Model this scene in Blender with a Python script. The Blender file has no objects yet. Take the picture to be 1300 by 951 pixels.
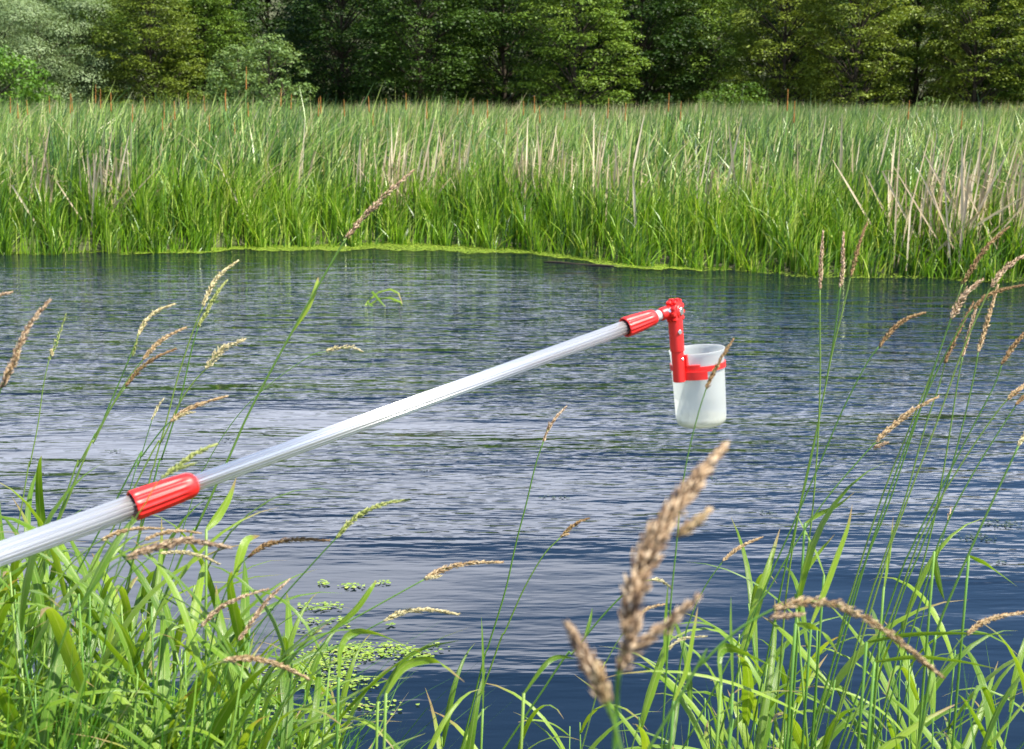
import bpy, math, random
import numpy as np
from mathutils import Vector, Matrix

# ------------------------------------------------------------------ camera, sky, sun, exposure
scene = bpy.context.scene
C = bpy.context.collection
F_PX, CX, CY = 1942.0, 650.0, 430.5          # photograph: 1300 px wide, picture area 861 px tall
EYE = Vector((0.0, 0.0, 2.3))
PITCH = math.radians(9.1)

cam_d = bpy.data.cameras.new('camera')
cam = bpy.data.objects.new('camera', cam_d); C.objects.link(cam)
cam.location = EYE
cam.rotation_euler = (math.radians(90) - PITCH, 0, 0)
cam_d.sensor_width = 36.0
cam_d.lens = F_PX / 1300.0 * 36.0
cam_d.shift_y = -45.0 / 1300.0
cam_d.clip_start = 0.05
cam_d.clip_end = 3000
cam_d.dof.use_dof = True
cam_d.dof.focus_distance = 4.3
cam_d.dof.aperture_fstop = 12.5
scene.camera = cam

SUN_EL = math.radians(58)
SUN_H = Vector((0.94, -0.34, 0)).normalized()       # horizontal direction towards the sun
to_sun = Vector((SUN_H.x * math.cos(SUN_EL), SUN_H.y * math.cos(SUN_EL), math.sin(SUN_EL)))
sun_d = bpy.data.lights.new('sun', 'SUN')
sun_d.energy = 5.0
sun_d.angle = math.radians(0.55)
sun_d.color = (1.0, 0.94, 0.82)
sun = bpy.data.objects.new('sun', sun_d); C.objects.link(sun)
sun.rotation_euler = (-to_sun).to_track_quat('-Z', 'Y').to_euler()
sun.location = (0, 0, 30)

world = bpy.data.worlds.new('World'); scene.world = world
world.use_nodes = True
wn, wl = world.node_tree.nodes, world.node_tree.links
wn.clear()
w_out = wn.new('ShaderNodeOutputWorld'); w_bg = wn.new('ShaderNodeBackground')
w_bg.inputs['Strength'].default_value = 0.10
sky = wn.new('ShaderNodeTexSky'); sky.sky_type = 'NISHITA'; sky.sun_disc = False
sky.sun_elevation = SUN_EL
sky.sun_rotation = math.atan2(SUN_H.x, SUN_H.y)
sky.air_density = 1.0; sky.dust_density = 0.2; sky.ozone_density = 6.5
# fair-weather clouds: noise on a flat cloud layer, denser towards the horizon as seen from below
w_geo = wn.new('ShaderNodeTexCoord')
w_sep = wn.new('ShaderNodeSeparateXYZ'); wl.new(w_geo.outputs['Generated'], w_sep.inputs[0])
def wmath(op, a, b=None, clamp=False):
    n = wn.new('ShaderNodeMath'); n.operation = op; n.use_clamp = clamp
    for i, v in enumerate((a, b)):
        if v is None: continue
        if isinstance(v, (int, float)): n.inputs[i].default_value = v
        else: wl.new(v, n.inputs[i])
    return n.outputs[0]
zc = wmath('MAXIMUM', w_sep.outputs['Z'], 0.0)
den = wmath('ADD', zc, 0.12)
px_ = wmath('DIVIDE', w_sep.outputs['X'], den)
py_ = wmath('DIVIDE', w_sep.outputs['Y'], den)
w_cmb = wn.new('ShaderNodeCombineXYZ')
wl.new(px_, w_cmb.inputs[0]); wl.new(py_, w_cmb.inputs[1]); w_cmb.inputs[2].default_value = 12.9
w_noise = wn.new('ShaderNodeTexNoise'); w_noise.inputs['Scale'].default_value = 0.95
w_noise.inputs['Detail'].default_value = 7; w_noise.inputs['Roughness'].default_value = 0.52
wl.new(w_cmb.outputs[0], w_noise.inputs['Vector'])
low = wmath('MULTIPLY', wmath('POWER', wmath('SUBTRACT', 1.0, zc), 8.0), 2.35)
dens = wmath('ADD', w_noise.outputs['Fac'], low)
cov = wn.new('ShaderNodeMapRange'); cov.interpolation_type = 'SMOOTHSTEP'
cov.inputs['From Min'].default_value = 0.55; cov.inputs['From Max'].default_value = 0.74
wl.new(dens, cov.inputs['Value'])
w_mix = wn.new('ShaderNodeMix'); w_mix.data_type = 'RGBA'
wl.new(cov.outputs[0], w_mix.inputs['Factor'])
wl.new(sky.outputs[0], w_mix.inputs['A'])
w_n2 = wn.new('ShaderNodeTexNoise'); w_n2.inputs['Scale'].default_value = 2.3; w_n2.inputs['Detail'].default_value = 5
wl.new(w_cmb.outputs[0], w_n2.inputs['Vector'])
w_cl = wn.new('ShaderNodeMix'); w_cl.data_type = 'RGBA'; wl.new(w_n2.outputs['Fac'], w_cl.inputs['Factor'])
w_cl.inputs['A'].default_value = (6.4, 7.1, 9.2, 1); w_cl.inputs['B'].default_value = (12.0, 12.5, 14.0, 1)
wl.new(w_cl.outputs['Result'], w_mix.inputs['B'])
wl.new(w_mix.outputs['Result'], w_bg.inputs['Color'])
wl.new(w_bg.outputs[0], w_out.inputs['Surface'])

vs = scene.view_settings
vs.view_transform = 'Standard'; vs.look = 'None'; vs.gamma = 1.0; vs.use_curve_mapping = False
vs.exposure = 1.2
scene.render.engine = 'CYCLES'
scene.cycles.max_bounces = 8
scene.cycles.transparent_max_bounces = 12
scene.cycles.caustics_reflective = False
scene.cycles.caustics_refractive = False
scene.cycles.sample_clamp_indirect = 6.0

# ------------------------------------------------------------------ helpers
FWD = Vector((0, math.cos(PITCH), -math.sin(PITCH)))
UP = Vector((0, math.sin(PITCH), math.cos(PITCH)))
def at(u, v, Y):
    """the point at depth Y (metres ahead of the eye) seen at photograph pixel u, v"""
    d = Vector((1, 0, 0)) * ((u - CX) / F_PX) + UP * ((CY - v) / F_PX) + FWD
    return EYE + d * (Y / d.y)
def on_level(u, v, z=0.0):
    d = Vector((1, 0, 0)) * ((u - CX) / F_PX) + UP * ((CY - v) / F_PX) + FWD
    return EYE + d * ((z - EYE.z) / d.z)

def np_mesh(name, verts, faces, mat=None, smooth=False, attrs=None, mats=None):
    """verts (n,3), faces (m,k) arrays of equal-sized polygons"""
    me = bpy.data.meshes.new(name)
    verts = np.asarray(verts, np.float32); faces = np.asarray(faces, np.int32)
    n, (m, k) = len(verts), faces.shape
    me.vertices.add(n); me.vertices.foreach_set('co', verts.ravel())
    me.loops.add(m * k); me.loops.foreach_set('vertex_index', faces.ravel())
    me.polygons.add(m)
    me.polygons.foreach_set('loop_start', np.arange(0, m * k, k, dtype=np.int32))
    me.polygons.foreach_set('loop_total', np.full(m, k, np.int32))
    if smooth: me.polygons.foreach_set('use_smooth', np.ones(m, bool))
    me.update(calc_edges=True)
    for an, vals in (attrs or {}).items():
        a = me.attributes.new(an, 'FLOAT', 'POINT'); a.data.foreach_set('value', np.asarray(vals, np.float32))
    if mat: me.materials.append(mat)
    return me
def py_mesh(name, verts, faces, mat=None, smooth=False):
    me = bpy.data.meshes.new(name); me.from_pydata([tuple(v) for v in verts], [], faces)
    if smooth:
        for p in me.polygons: p.use_smooth = True
    me.update()
    if mat: me.materials.append(mat)
    return me
def obj(name, me, parent=None, loc=None, rot=None):
    o = bpy.data.objects.new(name, me); C.objects.link(o)
    if parent: o.parent = parent
    if loc is not None: o.location = loc
    if rot is not None: o.rotation_euler = rot
    return o
def empty(name, loc, rz=0.0):
    o = bpy.data.objects.new(name, None); C.objects.link(o)
    o.location = loc; o.rotation_euler = (0, 0, rz); o.empty_display_size = 0.1
    return o
def tag(o, label=None, cat=None, group=None, kind=None):
    if label: o['label'] = label
    if cat: o['category'] = cat
    if group: o['group'] = group
    if kind: o['kind'] = kind
    return o
def copy_tree(o, parent=None):
    c = o.copy(); C.objects.link(c); c.parent = parent
    for ch in o.children:
        copy_tree(ch, c)
    return c

class NT:
    def __init__(s, name):
        s.m = bpy.data.materials.new(name); s.m.use_nodes = True
        s.n, s.l = s.m.node_tree.nodes, s.m.node_tree.links; s.n.clear()
        s.out = s.n.new('ShaderNodeOutputMaterial')
    def add(s, t, **kw):
        nd = s.n.new(t)
        for k, v in kw.items():
            if hasattr(nd, k) and k not in nd.inputs: setattr(nd, k, v)
            else: s.set(nd, k, v)
        return nd
    def set(s, nd, k, v):
        if hasattr(v, 'node'): s.l.new(v, nd.inputs[k])
        else: nd.inputs[k].default_value = v
    def math(s, op, a, b=0.0, clamp=False):
        nd = s.n.new('ShaderNodeMath'); nd.operation = op; nd.use_clamp = clamp
        s.set(nd, 0, a); s.set(nd, 1, b); return nd.outputs[0]
    def mix(s, fac, a, b, blend='MIX'):
        nd = s.n.new('ShaderNodeMix'); nd.data_type = 'RGBA'; nd.blend_type = blend
        s.set(nd, 'Factor', fac)
        for k, v in (('A', a), ('B', b)):
            if isinstance(v, tuple) and len(v) == 3: v = v + (1,)
            s.set(nd, k, v)
        return nd.outputs['Result']
    def noise(s, scale, detail=3, vec=None, rough=0.5):
        nd = s.n.new('ShaderNodeTexNoise'); nd.inputs['Scale'].default_value = scale
        nd.inputs['Detail'].default_value = detail; nd.inputs['Roughness'].default_value = rough
        if vec is not None: s.l.new(vec, nd.inputs['Vector'])
        return nd.outputs['Fac']
    def ramp(s, fac, stops):
        nd = s.n.new('ShaderNodeValToRGB'); cr = nd.color_ramp
        while len(cr.elements) < len(stops): cr.elements.new(0.5)
        for e, (p, c) in zip(cr.elements, stops):
            e.position = p; e.color = (*c, 1)
        s.l.new(fac, nd.inputs[0]); return nd.outputs[0]
    def attr(s, name):
        nd = s.n.new('ShaderNodeAttribute'); nd.attribute_name = name; return nd.outputs['Fac']
    def rand(s):
        return s.n.new('ShaderNodeObjectInfo').outputs['Random']
    def pos(s):
        return s.n.new('ShaderNodeNewGeometry').outputs['Position']
    def objco(s):
        return s.n.new('ShaderNodeTexCoord').outputs['Object']

def leaf_material(name, stops, tint='attr', transl=0.4, rough=0.42, spec=0.45, trans_gain=1.25):
    """thin leaf: coloured by a per-leaf tint, part of the sunlight passes through"""
    t = NT(name)
    if tint == 'attr': f = t.attr('tint')
    elif tint == 'rand': f = t.math('ADD', t.math('MULTIPLY', t.rand(), 0.75), t.math('MULTIPLY', t.noise(9.0, 2, t.objco()), 0.25))
    else: f = t.math('ADD', t.math('MULTIPLY', t.attr('tint'), 0.6), t.math('MULTIPLY', t.rand(), 0.4))
    col = t.ramp(f, stops)
    b = t.add('ShaderNodeBsdfPrincipled', Roughness=rough)
    t.set(b, 'Base Color', col); b.inputs['Specular IOR Level'].default_value = spec
    tr = t.add('ShaderNodeBsdfTranslucent')
    tcol = t.mix(1.0, col, (trans_gain * 1.05, trans_gain, trans_gain * 0.45), 'MULTIPLY')
    t.set(tr, 'Color', tcol)
    mx = t.add('ShaderNodeMixShader'); mx.inputs[0].default_value = transl
    t.l.new(b.outputs[0], mx.inputs[1]); t.l.new(tr.outputs[0], mx.inputs[2])
    t.l.new(mx.outputs[0], t.out.inputs['Surface'])
    return t.m
def plain(name, col, rough=0.5, metal=0.0, spec=0.5, var=0.0, nscale=30.0, bump=0.0):
    t = NT(name)
    b = t.add('ShaderNodeBsdfPrincipled', Roughness=rough, Metallic=metal)
    b.inputs['Specular IOR Level'].default_value = spec
    nz = t.noise(nscale, 5, t.objco())
    if var > 0:
        c = t.mix(nz, tuple(x * (1 - var) for x in col), tuple(min(1, x * (1 + var)) for x in col))
        t.set(b, 'Base Color', c)
    else: b.inputs['Base Color'].default_value = (*col, 1)
    if bump > 0:
        bp = t.add('ShaderNodeBump'); bp.inputs['Strength'].default_value = bump
        bp.inputs['Distance'].default_value = 0.002; t.l.new(nz, bp.inputs['Height']); t.l.new(bp.outputs[0], b.inputs['Normal'])
    t.l.new(b.outputs[0], t.out.inputs['Surface'])
    return t.m

# ------------------------------------------------------------------ materials
M = {}
M['bank_grass'] = leaf_material('bank_grass', [(0, (0.018, 0.065, 0.004)), (0.45, (0.115, 0.255, 0.010)), (0.85, (0.255, 0.42, 0.022)), (1, (0.43, 0.53, 0.11))], rough=0.38, spec=0.5, transl=0.32)
M['cattail_leaf'] = leaf_material('cattail_leaf', [(0, (0.014, 0.055, 0.010)), (0.45, (0.115, 0.235, 0.035)), (0.8, (0.34, 0.46, 0.11)), (0.93, (0.48, 0.57, 0.20)), (1, (0.46, 0.40, 0.22))], rough=0.38, spec=0.5, transl=0.32)
M['far_reed'] = leaf_material('far_reed', [(0, (0.055, 0.13, 0.025)), (0.5, (0.20, 0.30, 0.085)), (0.8, (0.29, 0.32, 0.14)), (1, (0.46, 0.38, 0.24))])
M['cattail_leaf_obj'] = leaf_material('cattail_leaf_big', [(0, (0.035, 0.11, 0.03)), (0.6, (0.08, 0.20, 0.055)), (1, (0.12, 0.25, 0.07))], tint='rand')
def veined_leaf(name, stops):
    t = NT(name)
    ac, al, rn = t.attr('across'), t.attr('along'), t.rand()
    nz = t.noise(14.0, 4, t.objco())
    f = t.math('ADD', t.math('MULTIPLY', rn, 0.7), t.math('MULTIPLY', nz, 0.3))
    col = t.ramp(f, stops)
    vein = t.math('SINE', t.math('MULTIPLY', ac, 26.0))
    col = t.mix(t.math('MULTIPLY', t.math('ADD', t.math('MULTIPLY', vein, 0.5), 0.5), 0.28), col, (0.05, 0.13, 0.01))
    rib = t.math('SUBTRACT', 1.0, t.math('MULTIPLY', t.math('ABSOLUTE', ac), 7.0), True)
    col = t.mix(t.math('MULTIPLY', rib, 0.5), col, (0.42, 0.50, 0.16))
    wither = t.math('MULTIPLY', t.math('SUBTRACT', t.math('ADD', al, t.math('MULTIPLY', t.math('ADD', nz, rn), 0.30)), 1.16), 7.0, True)
    col = t.mix(wither, col, (0.34, 0.25, 0.10))
    spot = t.math('MULTIPLY', t.math('SUBTRACT', t.noise(60.0, 2, t.objco()), 0.70), 12.0, True)
    col = t.mix(t.math('MULTIPLY', spot, 0.6), col, (0.20, 0.16, 0.05))
    b = t.add('ShaderNodeBsdfPrincipled', Roughness=0.36); t.set(b, 'Base Color', col)
    t.set(b, 'Roughness', t.math('ADD', t.math('MULTIPLY', nz, 0.3), 0.22))
    bp = t.add('ShaderNodeBump'); bp.inputs['Strength'].default_value = 0.5; bp.inputs['Distance'].default_value = 0.0006
    t.l.new(vein, bp.inputs['Height']); t.l.new(bp.outputs[0], b.inputs['Normal'])
    tr = t.add('ShaderNodeBsdfTranslucent'); t.set(tr, 'Color', t.mix(1.0, col, (1.35, 1.25, 0.55), 'MULTIPLY'))
    mx = t.add('ShaderNodeMixShader'); mx.inputs[0].default_value = 0.38
    t.l.new(b.outputs[0], mx.inputs[1]); t.l.new(tr.outputs[0], mx.inputs[2]); t.l.new(mx.outputs[0], t.out.inputs['Surface'])
    return t.m
M['near_leaf'] = veined_leaf('near_leaf', [(0, (0.060, 0.15, 0.010)), (0.45, (0.155, 0.285, 0.016)), (0.8, (0.27, 0.41, 0.03)), (1, (0.42, 0.48, 0.08))])
M['near_grass'] = leaf_material('near_grass', [(0, (0.03, 0.11, 0.010)), (0.5, (0.08, 0.22, 0.015)), (0.88, (0.17, 0.32, 0.03)), (1, (0.46, 0.38, 0.18))])
M['near_stem'] = leaf_material('near_stem', [(0, (0.07, 0.19, 0.02)), (0.5, (0.13, 0.28, 0.035)), (1, (0.26, 0.36, 0.06))], tint='rand', transl=0.2)
M['dead_reed'] = leaf_material('dead_reed', [(0, (0.34, 0.26, 0.16)), (0.5, (0.54, 0.44, 0.30)), (1, (0.72, 0.63, 0.47))], tint='rand', transl=0.15, spec=0.2)
M['cattail_spike'] = plain('cattail_spike', (0.36, 0.165, 0.045), 0.85, spec=0.1, var=0.35, nscale=60)
M['duckweed'] = leaf_material('duckweed', [(0, (0.11, 0.20, 0.015)), (0.6, (0.22, 0.33, 0.03)), (1, (0.36, 0.44, 0.07))], transl=0.15)
M['weed'] = leaf_material('water_weed', [(0, (0.012, 0.025, 0.010)), (1, (0.05, 0.08, 0.03))], transl=0.1)

TREE_COL = {
    'dark':   [(0, (0.010, 0.032, 0.004)), (0.5, (0.028, 0.066, 0.006)), (1, (0.085, 0.155, 0.020))],
    'mid':    [(0, (0.030, 0.070, 0.006)), (0.5, (0.085, 0.160, 0.014)), (1, (0.200, 0.290, 0.036))],
    'olive':  [(0, (0.055, 0.092, 0.009)), (0.5, (0.145, 0.200, 0.020)), (1, (0.285, 0.335, 0.045))],
    'willow': [(0, (0.055, 0.095, 0.030)), (0.5, (0.14, 0.205, 0.08)), (1, (0.26, 0.34, 0.165))],
    'bright': [(0, (0.045, 0.120, 0.010)), (0.5, (0.085, 0.190, 0.016)), (1, (0.150, 0.270, 0.030))],
    'pale':   [(0, (0.060, 0.120, 0.020)), (0.5, (0.130, 0.210, 0.055)), (1, (0.240, 0.320, 0.120))],
}
for k, s in TREE_COL.items():
    M['tree_' + k] = leaf_material('foliage_' + k, s, tint='both', transl=0.25, rough=0.5, spec=0.3)
M['bark'] = plain('bark', (0.055, 0.045, 0.032), 0.9, spec=0.1, var=0.5, nscale=6)

# head colours: tan, cream, pink, brown, green
def head_mat(name, stops): return leaf_material(name, stops, transl=0.2, rough=0.6, spec=0.25, trans_gain=1.1)
M['tan'] = head_mat('seed_tan', [(0, (0.22, 0.13, 0.06)), (0.5, (0.40, 0.28, 0.14)), (1, (0.60, 0.48, 0.30))])
M['cream'] = head_mat('seed_cream', [(0, (0.30, 0.25, 0.11)), (0.5, (0.52, 0.45, 0.24)), (1, (0.72, 0.65, 0.42))])
M['pink'] = head_mat('seed_pink', [(0, (0.13, 0.075, 0.045)), (0.5, (0.33, 0.225, 0.13)), (1, (0.68, 0.54, 0.38))])
M['brown'] = head_mat('seed_brown', [(0, (0.10, 0.055, 0.02)), (0.5, (0.20, 0.12, 0.05)), (1, (0.36, 0.25, 0.12))])
M['green'] = head_mat('seed_green', [(0, (0.14, 0.19, 0.04)), (0.5, (0.28, 0.33, 0.09)), (1, (0.48, 0.48, 0.20))])

# ------------------------------------------------------------------ ground and water
def bank_y(x):
    """y of the far waterline"""
    x = np.asarray(x, float)
    b = np.interp(x, [-40, -12, -7.4, -5.5, -4, -2, -0.5, 0.6, 1.3, 2.4, 4, 6.3, 12, 40], [23.5, 22.3, 22.2, 22.3, 23.0, 23.6, 23.3, 22.2, 21.2, 20.2, 19.7, 18.9, 17.6, 15])
    return b + 0.12 * np.sin(x * 2.9) + 0.08 * np.sin(x * 6.1 + 1)
def near_z(y):
    """height of the near bank"""
    t = np.clip((np.asarray(y, float) - 0.9) / 3.6, 0, 1); t = t * t * (3 - 2 * t)
    return 0.72 - 1.30 * t
def ground_z(x, y):
    x = np.asarray(x, float); y = np.asarray(y, float)
    near = near_z(y)
    d = y - bank_y(np.clip(x, -40, 40))
    t = np.clip((d + 1.6) / 2.6, 0, 1); t = t * t * (3 - 2 * t)
    far = -0.75 + 0.95 * t
    hill = np.clip((y - 96) / 150, 0, 1)
    far = far + 26 * hill * hill * (3 - 2 * hill) + np.where(y > 70, 0.3 * np.sin(x * 0.13) * np.clip((y - 70) / 20, 0, 1), 0)
    return np.where(y < 8, np.maximum(near, -0.75), far)

ys = np.concatenate([np.linspace(-60, 0, 8), np.linspace(0.5, 6, 16), np.linspace(7, 17, 8), np.linspace(17.5, 26, 35), np.linspace(28, 100, 26), np.linspace(110, 260, 18), [400, 700, 1200]])
xs = np.concatenate([[-900, -500, -250, -140, -80], np.linspace(-50, 50, 101), [80, 140, 250, 500, 900]])
gx, gy = np.meshgrid(xs, ys)
gz = ground_z(gx, gy)
rg = np.random.default_rng(4)
gz = gz + rg.normal(0, 0.015, gz.shape) * (gy < 100)
nx, ny = len(xs), len(ys)
idx = np.arange(nx * ny).reshape(ny, nx)
quads = np.stack([idx[:-1, :-1], idx[:-1, 1:], idx[1:, 1:], idx[1:, :-1]], -1).reshape(-1, 4)
t = NT('soil')
b = t.add('ShaderNodeBsdfPrincipled', Roughness=0.95)
n1 = t.noise(1.4, 6, t.pos()); n2 = t.noise(14, 5, t.pos())
t.set(b, 'Base Color', t.mix(n1, t.mix(n2, (0.035, 0.028, 0.016), (0.09, 0.07, 0.04)), t.mix(n2, (0.03, 0.055, 0.012), (0.08, 0.12, 0.03))))
t.l.new(b.outputs[0], t.out.inputs['Surface'])
o = obj('ground', np_mesh('ground', np.stack([gx, gy, gz], -1).reshape(-1, 3), quads, t.m, True)); tag(o, 'grassy soil of the river banks and the wooded slope', 'ground', kind='structure')

# water: one sheet; small wind ripples, stronger away from the sheltered near bank
t = NT('river_water')
geo = t.pos()
sep = t.add('ShaderNodeSeparateXYZ'); t.l.new(geo, sep.inputs[0])
def scaled(sx, sy, rot=0.0, off=0.0):
    mp = t.add('ShaderNodeMapping'); mp.inputs['Scale'].default_value = (sx, sy, 1)
    mp.inputs['Rotation'].default_value = (0, 0, rot); mp.inputs['Location'].default_value = (off, off * 0.7, 0)
    t.l.new(geo, mp.inputs['Vector']); return mp.outputs[0]
wA = t.noise(1.0, 2, scaled(2.3, 8.0, 0.10), 0.5)
wB = t.noise(1.0, 2, scaled(5.0, 16.0, -0.12, 5), 0.5)
wC = t.noise(1.0, 1, scaled(0.9, 3.0, 0.05, 9), 0.5)
h = t.math('ADD', t.math('MULTIPLY', wA, 1.0), t.math('MULTIPLY', wB, 0.50))
h = t.math('ADD', h, t.math('MULTIPLY', wC, 1.2))
wD = t.noise(1.0, 2, scaled(1.25, 4.0, -0.08, 13), 0.55)           # longer waves in mid-river
midr = t.add('ShaderNodeMapRange'); midr.interpolation_type = 'SMOOTHSTEP'
midr.inputs['From Min'].default_value = 8.0; midr.inputs['From Max'].default_value = 15.0
t.l.new(sep.outputs['Y'], midr.inputs['Value'])
h = t.math('ADD', h, t.math('MULTIPLY', t.math('MULTIPLY', wD, midr.outputs[0]), 2.2))
windy = t.add('ShaderNodeMapRange'); windy.interpolation_type = 'SMOOTHSTEP'
windy.inputs['From Min'].default_value = 5.0; windy.inputs['From Max'].default_value = 17.0
windy.inputs['To Min'].default_value = 0.05; windy.inputs['To Max'].default_value = 1.0
t.l.new(t.math('ADD', sep.outputs['Y'], t.math('MULTIPLY', t.math('SUBTRACT', t.noise(1.0, 2, scaled(0.22, 0.8)), 0.5), 13.0)), windy.inputs['Value'])
lee = t.add('ShaderNodeMapRange'); lee.interpolation_type = 'SMOOTHSTEP'
lee.inputs['From Min'].default_value = 14.5; lee.inputs['From Max'].default_value = 22.0
lee.inputs['To Min'].default_value = 1.0; lee.inputs['To Max'].default_value = 0.22
t.l.new(t.math('ADD', sep.outputs['Y'], t.math('MULTIPLY', sep.outputs['X'], 0.22)), lee.inputs['Value'])
h = t.math('MULTIPLY', t.math('MULTIPLY', h, windy.outputs[0]), lee.outputs[0])
bp = t.add('ShaderNodeBump'); bp.inputs['Strength'].default_value = 1.0; bp.inputs['Distance'].default_value = 0.040
t.l.new(h, bp.inputs['Height'])
b = t.add('ShaderNodeBsdfPrincipled', Roughness=0.03, IOR=1.333)
b.inputs['Base Color'].default_value = (0.0020, 0.0065, 0.013, 1)
t.l.new(bp.outputs[0], b.inputs['Normal'])
t.l.new(b.outputs[0], t.out.inputs['Surface'])
wx = np.array([-900, -40, 40, 900.]); wy = np.array([2.2, 30.0])
wv = [(x, y, 0) for y in wy for x in wx]
# the sheet ends under the banks
o = obj('river_water', np_mesh('river_water', wv, [(i, i + 1, i + 5, i + 4) for i in range(3)], t.m)); tag(o, 'rippled dark blue river water reflecting clouds and reeds', 'water', kind='structure')

# ------------------------------------------------------------------ blades by the thousand
def blades(rng, base, height, width, lean, lean_dir, tint, curl=1.0, segs=4):
    """ribbons that taper and bend over; one row per blade"""
    n = len(base)
    ang = rng.uniform(0, 2 * np.pi, n)
    side = np.stack([np.cos(ang), np.sin(ang), np.zeros(n)], -1)
    ld = np.stack([np.cos(lean_dir), np.sin(lean_dir), np.zeros(n)], -1)
    rows = []
    for k in range(segs + 1):
        f = k / segs
        bend = lean * (0.25 * f + 0.75 * f ** 2.3)
        drop = 1 - 0.5 * np.clip(lean, 0, 1.5) * f ** 2 * curl * 0.55
        c = base + ld * (height * bend)[:, None] + np.array([0, 0, 1.0]) * (height * f * drop)[:, None]
        w = width * (1.0 if k == 0 else (1 - f ** 2.2)) * 0.5
        if k < segs:
            rows += [c - side * w[:, None], c + side * w[:, None]]
        else: rows.append(c)
    V = np.stack(rows, 1)                   # n, 2*segs+1, 3
    per = 2 * segs + 1
    fc = []
    for k in range(segs - 1):
        a = 2 * k; fc += [(a, a + 1, a + 3), (a, a + 3, a + 2)]
    a = 2 * (segs - 1); fc.append((a, a + 1, a + 2))
    Fm = (np.arange(n)[:, None, None] * per + np.array(fc)[None]).reshape(-1, 3)
    return V.reshape(-1, 3), Fm, np.repeat(tint, per)

rng = np.random.default_rng(11)
def patch(scale, x, y, seed=0.0):
    """smooth value 0..1 that varies over the ground, for clumps"""
    return 0.5 + 0.25 * (np.sin(x * scale + seed) + np.sin(x * scale * 2.3 + y * 1.1 + seed * 3) * 0.7 + np.sin(y * scale * 1.7 + x * 0.6 + seed) * 0.6)

# bright bank grass at the far waterline
n = 28500
x = rng.uniform(-17, 17, n); d = rng.beta(1.0, 1.5, n) * 2.7 - 0.15
x = x + 0.16 * np.sin(x * 9.0 + d * 4); d = d - 0.35 * np.clip(patch(2.1, x, d, 6) - 0.62, 0, 1)
y = bank_y(x) + d
hgt = (0.55 + 0.55 * np.clip(d / 1.2, 0, 1)) * rng.uniform(0.7, 1.2, n) * (0.82 + 0.36 * patch(1.3, x, y, 2))
base = np.stack([x, y, np.maximum(ground_z(x, y) - 0.03, -0.25)], -1)
V, Fm, T = blades(rng, base, hgt, rng.uniform(0.011, 0.028, n), np.abs(rng.normal(0.30, 0.30, n)), rng.normal(0.2, 1.5, n), np.clip(rng.normal(0.5, 0.36, n) + 0.3 * (patch(0.9, x, y, 5) - 0.5), 0, 1), 1.0, 4)
o = obj('bank_grass', np_mesh('bank_grass', V, Fm, M['bank_grass'], attrs={'tint': T})); tag(o, 'bright green grass along the far waterline', 'grass', kind='stuff')

# cattail leaves behind it
n = 53000
d = 1.2 + rng.beta(1.0, 1.5, n) * 26; x = rng.uniform(-1, 1, n) * (16 + 0.38 * d)
keep = rng.uniform(0, 1, n) < 0.22 + 1.25 * patch(1.5, x, d, 1) ** 2
x, d = x[keep], d[keep]; n = len(x)
y = bank_y(x) + d
hgt = (1.12 + 0.58 * np.clip((d - 1.2) / 8, 0, 1) ** 0.7) * rng.uniform(0.86, 1.10, n) + 0.34 * (patch(1.1, x, y, 3) - 0.5) + 0.42 * (x < -1.5) * rng.uniform(0, 1, n) * np.clip((d - 1) / 3, 0, 1) + 0.55 * rng.uniform(0, 1, n) * (rng.uniform(0, 1, n) > 0.95)
tallclump = np.clip(np.exp(-((x - 1.75) / 0.35) ** 2) + np.exp(-((x + 4.2) / 0.7) ** 2) + 0.8 * np.exp(-((x - 5.1) / 0.5) ** 2) + 0.8 * np.exp(-((x + 6.4) / 0.8) ** 2), 0, 1)
hgt = hgt + 0.55 * tallclump * rng.uniform(0.2, 1, n) * (d < 6)
base = np.stack([x, y, ground_z(x, y) - 0.03], -1)
V, Fm, T = blades(rng, base, hgt, rng.uniform(0.020, 0.042, n) * (1 + 0.03 * d), np.abs(rng.normal(0.28, 0.20, n)) * (0.6 + 0.9 * patch(1.7, x, y, 9)) + 0.3 * (rng.uniform(0, 1, n) > 0.86), rng.normal(0.3, 1.1, n), np.clip(rng.normal(0.5, 0.36, n) + 0.4 * (patch(0.6, x, y, 8) - 0.5) + 0.5 * (rng.uniform(0, 1, n) > 0.97), 0, 1), 0.6, 4)
o = obj('cattail_reeds', np_mesh('cattail_reeds', V, Fm, M['cattail_leaf'], attrs={'tint': T})); tag(o, 'dense blue-green cattail leaves behind the bank grass', 'reeds', kind='stuff')

# the reed field beyond, out to the wood
n = 36000
y = 40 + (rng.uniform(0, 1, n) ** 1.1) * 37
x = rng.uniform(-1, 1, n) * (14 + y * 0.45)
hgt = rng.uniform(1.42, 1.82, n) + 0.30 * (patch(0.45, x, y, 3) - 0.5) + 0.10 * np.clip((y - 40) / 30, 0, 1)
base = np.stack([x, y, ground_z(x, y) - 0.03], -1)
V, Fm, T = blades(rng, base, hgt, rng.uniform(0.035, 0.085, n), np.abs(rng.normal(0.22, 0.18, n)), rng.normal(0.3, 1.0, n), np.clip(rng.normal(0.30, 0.32, n) + 0.4 * (patch(0.22, x, y, 8) - 0.5) + 0.012 * (y - 40), 0, 1), 0.6, 3)
o = obj('reed_field', np_mesh('reed_field', V, Fm, M['far_reed'], attrs={'tint': T})); tag(o, 'pale green reed field reaching back to the wood', 'reeds', kind='stuff')

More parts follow.
